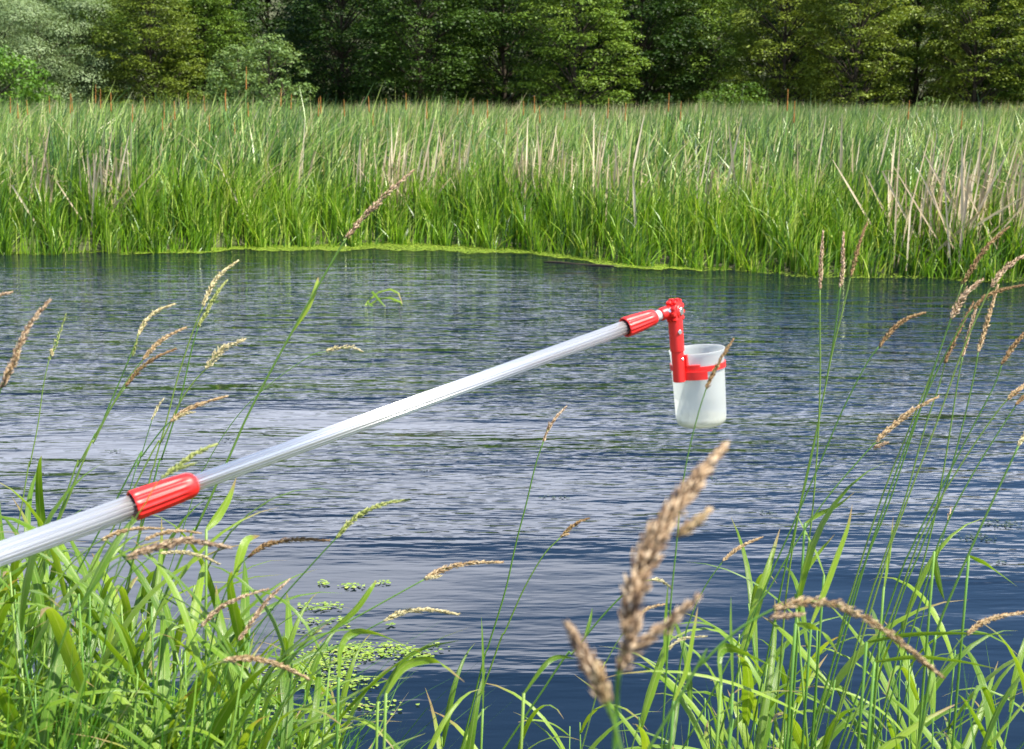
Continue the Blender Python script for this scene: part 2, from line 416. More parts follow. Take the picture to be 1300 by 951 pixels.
# ------------------------------------------------------------------ floating plants
def discs(rng, pts, rad, z0=0.005, sides=6):
    n = len(pts); a = np.linspace(0, 2 * np.pi, sides, endpoint=False)
    ph = rng.uniform(0, 6.28, n)[:, None]
    r = rad[:, None] * rng.uniform(0.65, 1.1, (n, sides))
    X = pts[:, 0:1] + r * np.cos(a + ph); Yy = pts[:, 1:2] + r * np.sin(a + ph)
    Z = z0 + rng.uniform(0, 0.004, n)[:, None] + rng.uniform(-0.001, 0.002, (n, sides))
    V = np.stack([X, Yy, Z], -1).reshape(-1, 3)
    Fm = (np.arange(n)[:, None] * sides + np.arange(sides)[None])
    return V, Fm, np.repeat(np.clip(rng.normal(0.55, 0.22, n), 0, 1), sides)
n = 26000
x = np.where(rng.uniform(0, 1, n) < 0.6, rng.uniform(-5.5, 2.5, n), rng.uniform(-17, 17, n))
# mat of duckweed hugging the far waterline, widest in front of the bay
reach = np.interp(x, [-12, -6.5, -5.5, -4.2, -3, -1.8, -0.5, 0.6, 1.6, 2.6, 4, 5, 6.3, 12], [0.05, 0.0, 0.15, 0.30, 0.6, 0.9, 0.7, 0.5, 0.4, 0.12, 0.35, 0.25, 0.05, 0.05]) * (0.75 + 0.5 * patch(2.3, x, x, 4)) + 0.10 * np.sin(x * 7) * np.sin(x * 17)
reach = np.maximum(reach, 0.0)
y = bank_y(x) + 0.4 - rng.beta(1.0, 1.1, n) * (reach + 0.42) * 1.02
V, Fm, T = discs(rng, np.stack([x, y], -1), rng.uniform(0.008, 0.028, n))
o = obj('duckweed_mat', np_mesh('duckweed_mat', V, Fm, M['duckweed'], attrs={'tint': T})); tag(o, 'lime green duckweed mat along the far waterline', 'duckweed', kind='stuff')
def weed_patch(spots, name, label, mat, cat, rad, z0=0.005, dense=1.0):
    P, R = [], []
    for (u, v, ru, rv, cnt) in spots:
        cnt = max(4, int(cnt * dense))
        c = on_level(u, v); cu = on_level(u + ru, v); cv = on_level(u, v - rv)
        a = rng.uniform(0, 6.28, cnt); q = np.sqrt(rng.uniform(0, 1, cnt)) * rng.uniform(0.6, 1.15, cnt)
        P.append(np.stack([c.x + (cu.x - c.x) * q * np.cos(a), c.y + (cv.y - c.y) * q * np.sin(a)], -1))
        R.append(rng.uniform(*rad, cnt))
    V, Fm, T = discs(rng, np.concatenate(P), np.concatenate(R), z0)
    o = obj(name, np_mesh(name, V, Fm, mat, attrs={'tint': T})); tag(o, label, cat, kind='stuff')
spots = [(410, 742, 8, 5, 26), (448, 745, 20, 4, 45), (487, 741, 16, 3, 22), (405, 771, 34, 6, 90), (396, 790, 14, 4, 24), (425, 789, 12, 5, 24), (393, 802, 15, 4, 22), (440, 795, 10, 3, 10),
         (430, 832, 60, 14, 420), (480, 825, 50, 10, 170), (520, 832, 32, 9, 110), (390, 852, 60, 12, 320), (350, 868, 50, 12, 220), (430, 868, 55, 10, 160), (345, 772, 9, 3, 8), (498, 795, 8, 2, 5), (560, 822, 22, 6, 14), (300, 900, 60, 20, 260), (470, 900, 60, 12, 80)]
weed_patch(spots, 'duckweed_patch', 'scattered lime green duckweed floating beside the near bank grass', M['duckweed'], 'duckweed', (0.0045, 0.012), dense=0.75)
spots = [(703, 632, 22, 2.5, 60), (975, 651, 12, 5, 50), (1275, 665, 30, 6, 160), (1238, 684, 28, 7, 140), (1270, 715, 10, 2, 20), (143, 573, 14, 3, 40), (292, 559, 14, 3, 40), (356, 503, 9, 2, 20), (210, 560, 8, 2, 16), (908, 610, 10, 4, 30), (875, 586, 8, 2, 18), (540, 598, 14, 2, 24), (445, 597, 8, 2, 20), (85, 455, 8, 2, 16)]
weed_patch(spots, 'water_weed', 'dark clumps of water weed breaking the river surface', M['weed'], 'water weed', (0.003, 0.010), 0.003, dense=0.5)

# ------------------------------------------------------------------ trees
def leaf_cloud(rng, puffs, per_area, size, up=0.45, jitter=0.75, aspect=0.62, droop=0.0):
    """many small leaf-spray faces on the shells of the puffs"""
    P, N, S, T = [], [], [], []
    for (c, r, shade) in puffs:
        c = np.array(c); r = np.array(r if hasattr(r, '__len__') else (r, r, r * 0.8))
        n = max(8, int(per_area * (r[0] * r[1] + r[0] * r[2] + r[1] * r[2]) / 3 * 4))
        dv = rng.normal(0, 1, (n, 3)); dv /= np.linalg.norm(dv, axis=1)[:, None]
        dv[:, 2] = np.where(rng.uniform(0, 1, n) < 0.55, np.abs(dv[:, 2]), dv[:, 2])
        rr = rng.uniform(0.55, 1.08, n) ** 0.7
        P.append(c + dv * r * rr[:, None] - np.array([0, 0, 1.0]) * (droop * rng.uniform(0, 1, n) * r[2])[:, None])
        nn = dv * 0.8 + np.array([0, 0, up]) + rng.normal(0, jitter, (n, 3)) * 0.6
        N.append(nn / np.linalg.norm(nn, axis=1)[:, None])
        S.append(size * rng.uniform(0.6, 1.35, n))
        T.append(np.clip(shade + rng.normal(0, 0.16, n), 0, 1))
    P, N, S, T = map(np.concatenate, (P, N, S, T))
    n = len(P)
    a = rng.normal(0, 1, (n, 3)); a[:, 2] -= droop * 2
    e1 = a - N * (a * N).sum(1)[:, None]; e1 /= np.linalg.norm(e1, axis=1)[:, None]
    e2 = np.cross(N, e1)
    L = S[:, None]; W = (S * aspect)[:, None]
    V = np.stack([P - e1 * L * 0.5, P + e2 * W * 0.5 - e1 * L * 0.05, P + e1 * L * 0.5 - N * L * 0.12, P - e2 * W * 0.5 - e1 * L * 0.05], 1).reshape(-1, 3)
    Fm = np.arange(n)[:, None] * 4 + np.array([[0, 1, 2, 3]])
    return V, Fm, np.repeat(T, 4)

def limb(verts, faces, pts, r0, r1, sides=7):
    b0 = len(verts); n = len(pts)
    for i, p in enumerate(pts):
        p = Vector(p); f = i / (n - 1)
        d = (Vector(pts[min(i + 1, n - 1)]) - Vector(pts[max(i - 1, 0)])).normalized()
        s = d.orthogonal().normalized(); q = d.cross(s)
        r = r0 + (r1 - r0) * f
        for k in range(sides):
            a = 2 * math.pi * k / sides
            verts.append(p + (s * math.cos(a) + q * math.sin(a)) * r)
    for i in range(n - 1):
        for k in range(sides):
            a = b0 + i * sides + k; b_ = b0 + i * sides + (k + 1) % sides
            faces.append((a, b_, b_ + sides, a + sides))
    faces.append(tuple(b0 + (n - 1) * sides + k for k in range(sides)))

def make_tree(seed, H, R, low, n_puff, puff_r, kind, size, per_area, droop=0.0, trunk_r=0.14, top=1.0, up=0.45, aspect=0.62, jitter=0.75):
    """Empty > trunk (with limbs), crown; built at the origin"""
    rg_ = np.random.default_rng(seed); rd = random.Random(seed)
    verts, faces, puffs = [], [], []
    tr = [Vector((0, 0, -0.4))]
    for i in range(1, 8):
        f = i / 7
        tr.append(Vector((rd.uniform(-.12, .12) * H * 0.12 * f, rd.uniform(-.12, .12) * H * 0.12 * f, H * 0.9 * f)))
    limb(verts, faces, tr, trunk_r, 0.03, 9)
    for i in range(n_puff):
        f = low + (1 - low) * (i + rd.random()) / n_puff        # height share
        prof = (math.sin(math.pi * min(1, 0.18 + 0.80 * (f - low) / (1 - low))) ** 0.7) * top
        ang = i * 2.39996 + rd.uniform(-.5, .5)
        rad = R * prof * (0.35 + 0.65 * math.sqrt(rd.random()))
        c = Vector((math.cos(ang) * rad, math.sin(ang) * rad, H * f + rd.uniform(-.3, .3)))
        pr = puff_r * rd.uniform(0.6, 1.3)
        puffs.append((tuple(c), (pr, pr, pr * rd.uniform(0.4, 0.7)), 0.5 + rd.uniform(-.28, .28)))
        if i % 3 == 0:
            j = min(6, max(1, int((f - 0.12) / 0.9 * 7)))
            st = tr[j]
            md = st.lerp(c, 0.55) + Vector((0, 0, 0.25))
            limb(verts, faces, [st, md, c], 0.035 + 0.05 * (1 - f), 0.012, 5)
    V, Fm, T = leaf_cloud(rg_, puffs, per_area, size, up, jitter, aspect, droop)
    root = empty('tree_source', (0, 0, 0))
    obj('trunk', py_mesh('trunk', verts, faces, M['bark'], True), root)
    obj('crown', np_mesh('crown', V, Fm, M['tree_' + kind], attrs={'tint': T}), root)
    return root

protos = {
    'dark':   [make_tree(1, 15, 3.4, 0.06, 260, 0.85, 'dark', 0.156, 83, up=0.8), make_tree(2, 16, 3.6, 0.05, 260, 0.88, 'dark', 0.164, 81, up=0.8)],
    'mid':    [make_tree(3, 14, 3.3, 0.05, 250, 0.82, 'mid', 0.148, 86, up=0.8), make_tree(4, 15, 3.1, 0.07, 250, 0.82, 'mid', 0.156, 83, droop=0.15, up=0.8)],
    'olive':  [make_tree(5, 15, 3.2, 0.06, 270, 0.72, 'olive', 0.148, 89, up=0.8), make_tree(6, 14, 3.2, 0.06, 260, 0.75, 'olive', 0.148, 89, up=0.8)],
    'willow': [make_tree(7, 7.2, 2.9, 0.14, 26, 1.35, 'willow', 0.13, 150, droop=0.08, up=0.35, aspect=0.42, jitter=0.25)],
    'bright': [make_tree(8, 4.4, 2.4, 0.10, 60, 0.75, 'bright', 0.20, 46, trunk_r=0.12)],
    'pale':   [make_tree(9, 6.0, 2.5, 0.14, 80, 0.62, 'pale', 0.17, 70, trunk_r=0.14, up=0.7, jitter=0.5)],
    'shrub':  [make_tree(10, 2.6, 1.5, 0.10, 40, 0.50, 'mid', 0.139, 81, trunk_r=0.06)],
    'pshrub': [make_tree(12, 2.4, 1.2, 0.10, 34, 0.42, 'pale', 0.16, 60, trunk_r=0.05)],
}
used = set()
def plant(kind, k, u, Y, scale, rz, name, label, cat, group=None, zs=1.0):
    src = protos[kind][k % len(protos[kind])]
    if src.name in used: o = copy_tree(src)
    else: used.add(src.name); o = src
    used.add(o.name)
    X = (u - CX) / F_PX * Y / math.cos(PITCH)
    o.location = (X, Y, float(ground_z(X, Y)) - 0.05)
    o.rotation_euler = (0, 0, rz); o.scale = (scale, scale, scale * zs * (0.70 if kind in ('dark', 'mid', 'olive') else 1.0))
    o.name = name; used.add(o.name); used.discard(None)
    o['label'] = label; o['category'] = cat
    if group: o['group'] = group
    elif 'group' in o: del o['group']
    return o
rd = random.Random(77)
# the wood: front row
front = [('mid', 135, 85, 0.80), ('olive', 205, 82, 0.85), ('mid', 270, 86, 0.85), ('dark', 440, 83, 0.95), ('dark', 535, 80, 1.0), ('dark', 640, 83, 1.0), ('mid', 728, 79, 0.95), ('dark', 810, 83, 0.95),
         ('mid', 885, 84, 0.9), ('olive', 985, 82, 0.95), ('olive', 1075, 80, 0.95), ('mid', 1150, 84, 1.0), ('olive', 1222, 80, 0.95), ('mid', 1300, 81, 1.0), ('dark', 1385, 80, 1.0), ('mid', 1470, 82, 1.0), ('dark', -150, 82, 1.0), ('mid', -70, 86, 1.0), ('mid', -240, 83, 1.0), ('dark', -330, 82, 1.0), ('olive', 1560, 81, 1.0), ('mid', 1650, 82, 1.0)]
own_label = {135: 'mid green tree standing beside the silvery willows', 205: 'olive green tree next beyond the one beside the silvery willows', 270: 'mid green tree behind the lower pale shrub', 440: 'dark green tree close beside the tall pale shrub', 535: 'dark green tree second from the tall pale shrub along the wood edge', 640: 'dark green tree third from the tall pale shrub along the wood edge', 728: 'mid green tree amid dark ones in the middle of the wood edge', 810: 'dark green tree next to the mid green one amid the wood edge', 885: 'mid green tree rising behind the smaller green shrub', 985: 'olive green tree rising behind the round mid green shrub', 1075: 'olive green tree between the round shrub and the little greyish shrub', 1150: 'mid green tree rising behind the little greyish shrub', 1222: 'olive green tree next beyond the little greyish shrub', 1300: 'mid green tree beside the last olive tree of the wood edge'}
front_label = {'dark': 'dark green leafy tree at the edge of the wood behind the reed field', 'mid': 'mid green leafy tree at the edge of the wood behind the reed field', 'olive': 'olive green leafy tree at the edge of the wood behind the reed field'}
for i, (kd, u, Y, s) in enumerate(front):
    plant(kd, i, u, Y, s, rd.uniform(0, 6.28), 'leafy_tree', own_label.get(u, front_label[kd]), 'tree', 'trees at the edge of the wood')
for i in range(21):
    kd = ('dark', 'mid', 'dark', 'olive' if i > 12 else 'dark')[i % 4]
    plant(kd, i, -360 + i * 100 + rd.uniform(-20, 20), rd.uniform(89, 95), rd.uniform(1.0, 1.15), rd.uniform(0, 6.28), 'leafy_tree', 'leafy tree inside the wood half hidden by the trees at its edge', 'tree', 'trees deeper in the wood')
for i in range(17):
    plant(('mid', 'dark')[i % 2], i, -320 + i * 120 + rd.uniform(-30, 30), rd.uniform(104, 118), rd.uniform(1.0, 1.2), rd.uniform(0, 6.28), 'leafy_tree', 'far tree on the slope glimpsed between the crowns of the wood', 'tree', 'trees on the slope')
# lighter trees and shrubs standing out before the wood
plant('willow', 0, 15, 79, 1.0, 0.3, 'willow_tree', 'silvery willow with puffy rounded crown standing before the dark wood', 'tree', 'silvery willows')
plant('willow', 0, 66, 80, 0.92, 2.1, 'willow_tree', 'silvery willow with puffy rounded crown standing before the dark wood', 'tree', 'silvery willows')
plant('willow', 0, 103, 83, 0.98, 4.0, 'willow_tree', 'silvery willow with puffy rounded crown standing before the dark wood', 'tree', 'silvery willows')
plant('willow', 0, -40, 80, 1.1, 5.0, 'willow_tree', 'silvery willow with puffy rounded crown standing before the dark wood', 'tree', 'silvery willows')
plant('bright', 0, 15, 75.5, 0.95, 0.0, 'leafy_bush', 'bright green bush at the foot of the silvery willows', 'bush')
plant('pale', 0, 350, 78.5, 0.92, 1.2, 'pale_shrub', 'tall pale green shrub with light domed top before the dark trees', 'shrub', zs=0.9)
plant('pale', 0, 312, 79.5, 0.75, 3.4, 'pale_shrub', 'lower pale green shrub at the flank of the tall pale shrub', 'shrub')
plant('pshrub', 0, 368, 76, 1.1, 0.0, 'small_shrub', 'small light green shrub in front of the tall pale shrub', 'shrub')
plant('shrub', 0, 935, 76.0, 1.0, 0.0, 'round_shrub', 'round mid green shrub before the olive trees', 'shrub')
plant('shrub', 0, 900, 77.5, 0.85, 2.0, 'round_shrub', 'smaller green shrub touching the round mid green shrub', 'shrub')
plant('pshrub', 0, 1165, 76.0, 0.72, 1.0, 'small_shrub', 'little greyish shrub at the field edge before the olive trees', 'shrub')

# ------------------------------------------------------------------ cattails with orange spikes, dead reeds
def ribbon(pts, widths, fold=0.25, side=None):
    """leaf ribbon with a folded midrib along pts"""
    V, F_ = [], []
    n = len(pts)
    for i in range(n):
        p = Vector(pts[i]); d = (Vector(pts[min(i + 1, n - 1)]) - Vector(pts[max(i - 1, 0)])).normalized()
        s = (side or d.cross(Vector((0, 0, 1)))).copy()
        s = (s - d * s.dot(d))
        s = s.normalized() if s.length > 1e-5 else d.orthogonal().normalized()
        nrm = s.cross(d).normalized()
        w = widths[i] * 0.5
        V += [p - s * w + nrm * (w * fold), p, p + s * w + nrm * (w * fold)]
    for i in range(n - 1):
        a = 3 * i
        F_ += [(a, a + 1, a + 4, a + 3), (a + 1, a + 2, a + 5, a + 4)]
    return V, F_
def leaf_mesh(name, V, F_, mat):
    me = py_mesh(name, V, F_, mat, True)
    n = len(V) // 3
    for an, vals in (('across', np.tile([-1.0, 0.0, 1.0], n)), ('along', np.repeat(np.linspace(0, 1, n), 3))):
        a = me.attributes.new(an, 'FLOAT', 'POINT'); a.data.foreach_set('value', vals.astype(np.float32))
    return me
def tube(pts, radii, sides=6):
    V, F_ = [], []
    n = len(pts)
    s = None
    for i in range(n):
        p = Vector(pts[i]); d = (Vector(pts[min(i + 1, n - 1)]) - Vector(pts[max(i - 1, 0)])).normalized()
        s = d.orthogonal().normalized() if s is None else (s - d * s.dot(d)).normalized()
        q = d.cross(s); r = radii[i] if hasattr(radii, '__len__') else radii
        for k in range(sides):
            a = 2 * math.pi * k / sides; V.append(p + (s * math.cos(a) + q * math.sin(a)) * r)
    for i in range(n - 1):
        for k in range(sides):
            a = i * sides + k; b_ = i * sides + (k + 1) % sides
            F_.append((a, b_, b_ + sides, a + sides))
    F_.append(tuple(range(sides))[::-1]); F_.append(tuple((n - 1) * sides + k for k in range(sides)))
    return V, F_

rd = random.Random(5)
def cat_leaf(seed):
    r = random.Random(seed); L = r.uniform(1.5, 1.95); le = r.uniform(0.05, 0.28); tip = r.uniform(0, 0.35)
    pts = [(L * (le * f * 0.5 + le * f ** 2.5 * 0.7 + tip * max(0, f - .7) ** 2), 0.02 * f, L * f * (1 - 0.10 * le * f) - tip * 0.4 * max(0, f - .7) ** 2) for f in [i / 7 for i in range(8)]]
    return leaf_mesh('leaf', *ribbon(pts, [0.017 * (1 - (i / 7) ** 3) + 0.001 for i in range(8)], 0.3, Vector((0.3, 1, 0))), M['cattail_leaf_obj'])
leaf_meshes = [cat_leaf(i) for i in range(8)]
def cat_source(seed):
    r = random.Random(seed)
    root = empty('cattail', (0, 0, 0)); H = 2.0
    obj('stem', py_mesh('stem', *tube([(0, 0, -0.05), (0.01, 0, 1.0), (0.02, 0.01, H - 0.30)], [0.008, 0.006, 0.004]), M['near_stem'], True), root)
    pr = [0.003, 0.008, 0.010, 0.010, 0.009, 0.004, 0.005, 0.007, 0.005, 0.002]
    zs_ = [0, 0.01, 0.03, 0.10, 0.135, 0.145, 0.165, 0.22, 0.27, 0.31]
    obj('spike', py_mesh('spike', *tube([(0.02, 0.01, H - 0.31 + z) for z in zs_], pr, 8), M['cattail_spike'], True), root)
    for k in range(4):
        o = obj('leaf', leaf_meshes[r.randrange(8)], root, rot=(0, 0, r.uniform(0, 6.28))); o.location = (0, 0, -0.03)
    return root
csrc = [cat_source(100 + i) for i in range(4)]
# tops of the spikes as seen in the photograph
tops = [(6, 122), (20, 131), (38, 127), (60, 121), (80, 118), (95, 120), (113, 107), (121, 112), (136, 117), (160, 132), (186, 123), (205, 128), (222, 128), (237, 117), (265, 121), (280, 113), (290, 118), (305, 84), (315, 130), (351, 112), (362, 118), (397, 124), (408, 122), (440, 126), (472, 122), (492, 125), (515, 118), (540, 128), (575, 127), (600, 125), (618, 127), (664, 128), (680, 121), (710, 130), (738, 128), (765, 124), (790, 130), (845, 118), (860, 128), (997, 113), (1005, 128), (1148, 127), (1215, 140),
        (203, 150), (215, 147), (265, 146), (300, 155), (330, 168), (470, 142), (640, 150), (690, 134)]
for i, (u, v) in enumerate(tops):
    d = rd.uniform(2.0, 9.0)
    X = (u - CX) / F_PX * 26
    Y = float(bank_y(X)) + d
    P = at(u, v, Y); g = float(ground_z(P.x, Y))
    o = csrc[i] if i < 4 else copy_tree(csrc[i % 4])
    s = (P.z - g) / 2.0
    w_ = rd.uniform(0.75, 1.05); o.location = (P.x - 0.02, Y, g); o.scale = (w_, w_, s); o.rotation_euler = (rd.uniform(-.03, .03), rd.uniform(-.04, .06), 0)
    o['label'] = 'cattail with orange brown spike among the reeds of the far bank'
    o['category'] = 'cattail'; o['group'] = 'cattails with spikes'
tag(csrc[0]); 

def dead_mesh(seed):
    r = random.Random(seed); L = r.uniform(1.05, 1.5); le = r.uniform(-0.06, 0.12)
    pts = [(L * le * f ** 1.5, 0, L * f) for f in [i / 4 for i in range(5)]]
    if r.random() < 0.4: pts[-1] = (pts[-2][0] + 0.22, 0.0, pts[-2][2] - 0.08)       # broken tip
    return py_mesh('stalk', *ribbon(pts, [0.03, 0.036, 0.038, 0.030, 0.008], 0.4, Vector((1, 0.25, 0))), M['dead_reed'], True)
dead_meshes = [dead_mesh(i) for i in range(10)]
dead = [(50, 215, 3), (58, 222, 3), (75, 235, 3), (122, 235, 8), (134, 240, 7), (155, 238, 4), (165, 232, 4), (335, 285, 1), (375, 225, 3), (380, 222, 2), (488, 232, 6), (500, 235, 8), (512, 230, 7), (530, 225, 7), (550, 212, 4), (575, 208, 5), (580, 210, 4), (455, 210, 3), (650, 205, 6), (664, 208, 9), (680, 205, 8), (695, 206, 8), (715, 200, 3), (750, 205, 4), (770, 210, 4), (790, 208, 3), (800, 300, 1),
        (880, 200, 4), (905, 195, 4), (945, 190, 5), (960, 195, 3), (1020, 205, 3), (1065, 190, 4), (1080, 188, 3), (1125, 235, 4), (1160, 235, 7), (1175, 240, 7), (1190, 255, 5), (1215, 265, 9), (1228, 262, 8), (1240, 240, 5), (1255, 215, 6), (1275, 235, 8), (1290, 225, 9), (1180, 262, 4), (1140, 258, 3)]
zones = lambda u: 'beside the silvery willows' 
for i, (u, v, k) in enumerate(dead):
    d = 0.9 + 1.1 * max(0, (262 - v)) / 60 + rd.uniform(-.2, .2)
    X = (u - CX) / F_PX * 24
    Y = float(bank_y(X)) + max(0.3, d)
    X = (u - CX) / F_PX * Y * 1.01
    root = empty('dead_reed_clump', (X, Y, float(ground_z(X, Y))))
    if k == 1: lab, grp = 'single dry tan reed stem standing in the bank grass', 'single dry reed stems'
    elif k <= 4: lab, grp = 'thin clump of a few dry tan reed stems among green reeds', 'thin dry reed clumps'
    elif k <= 6: lab, grp = 'loose clump of dry tan reed stems with broken tips among green reeds', 'loose dry reed clumps'
    else: lab, grp = 'thick pale clump of dry broken reed stems among green reeds', 'thick dry reed clumps'
    tag(root, lab, 'dead reeds', grp)
    for j in range(int(k * 1.8) if k > 1 else 1):
        o = obj('stalk', dead_meshes[rd.randrange(10)], root, loc=(rd.gauss(0, .09), rd.gauss(0, .15), 0), rot=(rd.gauss(0, .08), rd.gauss(0.03, .09) if rd.random() < 0.82 else rd.choice((0.7, -0.6, 0.9)), rd.uniform(-.6, .6)))
        o.scale = (rd.uniform(0.55, 1.0),) * 2 + (rd.uniform(0.85, 1.3),)

# stick lying at the far waterline, bent blades in midstream
a, b_ = on_level(690, 333), on_level(828, 341)
pts = [a.lerp(b_, f) + Vector((0, 0.05 * math.sin(f * 9), 0.004 + 0.006 * math.sin(f * 14))) for f in [i / 12 for i in range(13)]]
o = obj('driftwood_stick', py_mesh('driftwood_stick', *tube(pts, [0.006 + 0.009 * math.sin(math.pi * min(1, i / 12 + .1)) for i in range(13)], 7), M['bark'], True)); tag(o, 'thin dark stick lying in the duckweed at the far waterline', 'stick')
tuft = empty('floating_grass_tuft', on_level(486, 388)); tag(tuft, 'bent grass blades arching out of the open river', 'grass tuft')
o0 = tuft.location; Yt = o0.y
for k, line in enumerate([[(463, 391), (468, 381), (480, 371), (495, 367), (506, 372), (511, 386)], [(469, 387), (480, 379), (495, 378), (508, 383), (511, 388), (500, 392)], [(472, 370), (478, 377), (484, 384), (491, 391)], [(459, 392), (460, 385), (463, 378)], [(464, 392), (467, 384), (471, 374)], [(466, 384), (476, 391), (490, 393), (505, 390)]]):
    pts = [at(u, v, Yt + 0.1 * math.sin(i + k)) - o0 for i, (u, v) in enumerate(line)]
    pts = [Vector((p.x, p.y, max(p.z, -0.02))) for p in pts]
    w = [0.028, 0.03, 0.03, 0.028, 0.02, 0.006][-len(pts):]
    obj('leaf', leaf_mesh('leaf', *ribbon(pts, w, 0.3, Vector((0.2, 0.6, 0.6))), M['near_leaf']), tuft)

# ------------------------------------------------------------------ near bank: leafy shoots
rd = random.Random(21)
def arch_leaf(seed):
    r = random.Random(seed); L = r.uniform(0.24, 0.42); el = r.uniform(0.4, 1.15); bend = r.uniform(0.5, 2.4)
    pts = [Vector((0, 0, 0))]; n = 9
    for i in range(n - 1):
        f = i / (n - 1); a = el - bend * f ** 1.5
        pts.append(pts[-1] + Vector((math.cos(a), 0.12 * math.sin(f * 3 + seed), math.sin(a))) * (L / (n - 1)))
    w = r.uniform(0.012, 0.022)
    tw = r.uniform(-0.7, 0.7)
    return leaf_mesh('leaf', *ribbon(pts, [w * (0.55 + 1.8 * f) if f < 0.25 else w * (1 - ((f - .25) / .75) ** 1.8) + 0.0006 for f in [i / (n - 1) for i in range(n)]], 0.35, Vector((tw, 1, tw * 0.3))), M['near_leaf'])
arch = [arch_leaf(300 + i) for i in range(14)]
def shoot_source(seed):
    r = random.Random(seed); H = 1.15
    root = empty('grass_shoot', (0, 0, 0)); lean = r.uniform(-.02, .16)
    def sp(f): return Vector((lean * H * f ** 1.6, 0.03 * math.sin(f * 2 + seed), H * f))
    obj('stem', py_mesh('stem', *tube([sp(i / 6) - Vector((0, 0, 0.1 if i == 0 else 0)) for i in range(7)], [0.0042 - 0.0028 * i / 6 for i in range(7)], 5), M['near_stem'], True), root)
    n = r.choice((5, 6, 7)); a0 = r.uniform(0, 6.28)
    for k in range(n):
        f = 0.42 + 0.56 * k / (n - 1)
        o = obj('leaf', arch[r.randrange(14)], root, loc=sp(f)); o.rotation_euler = (0, 0 if k < n - 1 else -0.35, a0 + k * math.pi + r.gauss(0, .6))
        o.scale = (1, 1, 1) if k < n - 1 else (0.8, 0.8, 0.8)
    return root
shoots = [shoot_source(500 + i) for i in range(9)]
first = [True] * 9
def put_shoot(i, u, v, Y, label, group):
    P = at(u, v, Y); g = float(near_z(Y)) - 0.02
    s = (P.z - g) / 1.22
    k = i % 9
    o = shoots[k] if first[k] else copy_tree(shoots[k]); first[k] = False
    o.location = (P.x - 0.05, Y, max(g, -0.3))
    o.scale = (max(0.8, min(s, 1.15)),) * 2 + (s,)
    o.rotation_euler = (0, 0, rd.choice((0, 0.5, -0.5, 2.6, -2.6, 3.1, 1.2, -1.2)))
    o['label'] = label; o['category'] = 'grass shoot'; o['group'] = group
# tops of the leafy cover across the near bank: (u, highest v, share)
def top_left(u):
    return np.interp(u, [-120, 0, 60, 140, 210, 270, 330, 400, 470, 560], [655, 660, 650, 680, 705, 722, 755, 805, 850, 915])
def top_right(u):
    return np.interp(u, [640, 720, 840, 930, 1000, 1060, 1120, 1180, 1240, 1310, 1400], [930, 905, 860, 790, 720, 670, 690, 730, 760, 780, 760])
i = 0
for j in range(185):
    u = -110 + 560 * (rd.random() ** 1.15)
    v = float(top_left(u)) + 190 * rd.random() ** 1.3
    put_shoot(i, u, v, rd.uniform(2.15, 3.45), *('leafy green grass shoot under the thick outer tube of the pole', 'grass shoots under the thick tube') if u < 120 else ('leafy green grass shoot under the large ribbed red collar', 'grass shoots under the red collar') if u < 290 else ('leafy green grass shoot at the water edge beside the duckweed', 'grass shoots beside the duckweed')); i += 1
for j in range(42):
    u = 850 + 520 * rd.random()
    v = float(top_right(u)) + 180 * rd.random() ** 1.2
    put_shoot(i, u, v, rd.uniform(2.3, 3.4), 'leafy green grass shoot at the foot of the tall flowering stalks', 'grass shoots under the tall stalks'); i += 1
for j in range(9):
    u = 560 + 300 * rd.random()
    v = 870 + 70 * rd.random()
    put_shoot(i, u, v, rd.uniform(2.6, 3.4), 'short grass shoot beside the open water between the two big clumps', 'short grass shoots between the clumps'); i += 1

# finer blades filling the near bank
n = 3600
x = np.where(rng.uniform(0, 1, n) < 0.82, -1.35 + rng.normal(0, 0.55, n), rng.uniform(-2.4, 2.6, n)); y = rng.uniform(1.5, 3.55, n)
g = near_z(y)
lim_u = 650 + x / y * F_PX
topv = np.where(lim_u < 560, top_left(lim_u), top_right(lim_u)) + 30 + 220 * rng.uniform(0, 1, n) ** 1.1
zt = 2.3 - y * np.tan(PITCH + np.arctan((topv - CY) / F_PX))
hgt = np.clip(zt - g, 0.25, 1.5)
base = np.stack([x - 0.06, y, g - 0.03], -1)
V, Fm, T = blades(rng, base, hgt, rng.uniform(0.005, 0.014, n), np.abs(rng.normal(0.26, 0.2, n)), rng.normal(0.1, 1.3, n), np.clip(rng.normal(0.45, 0.24, n), 0, 1), 1.0, 6)
o = obj('near_bank_grass', np_mesh('near_bank_grass', V, Fm, M['near_grass'], attrs={'tint': T})); tag(o, 'fine green grass blades filling the near bank', 'grass', kind='stuff')

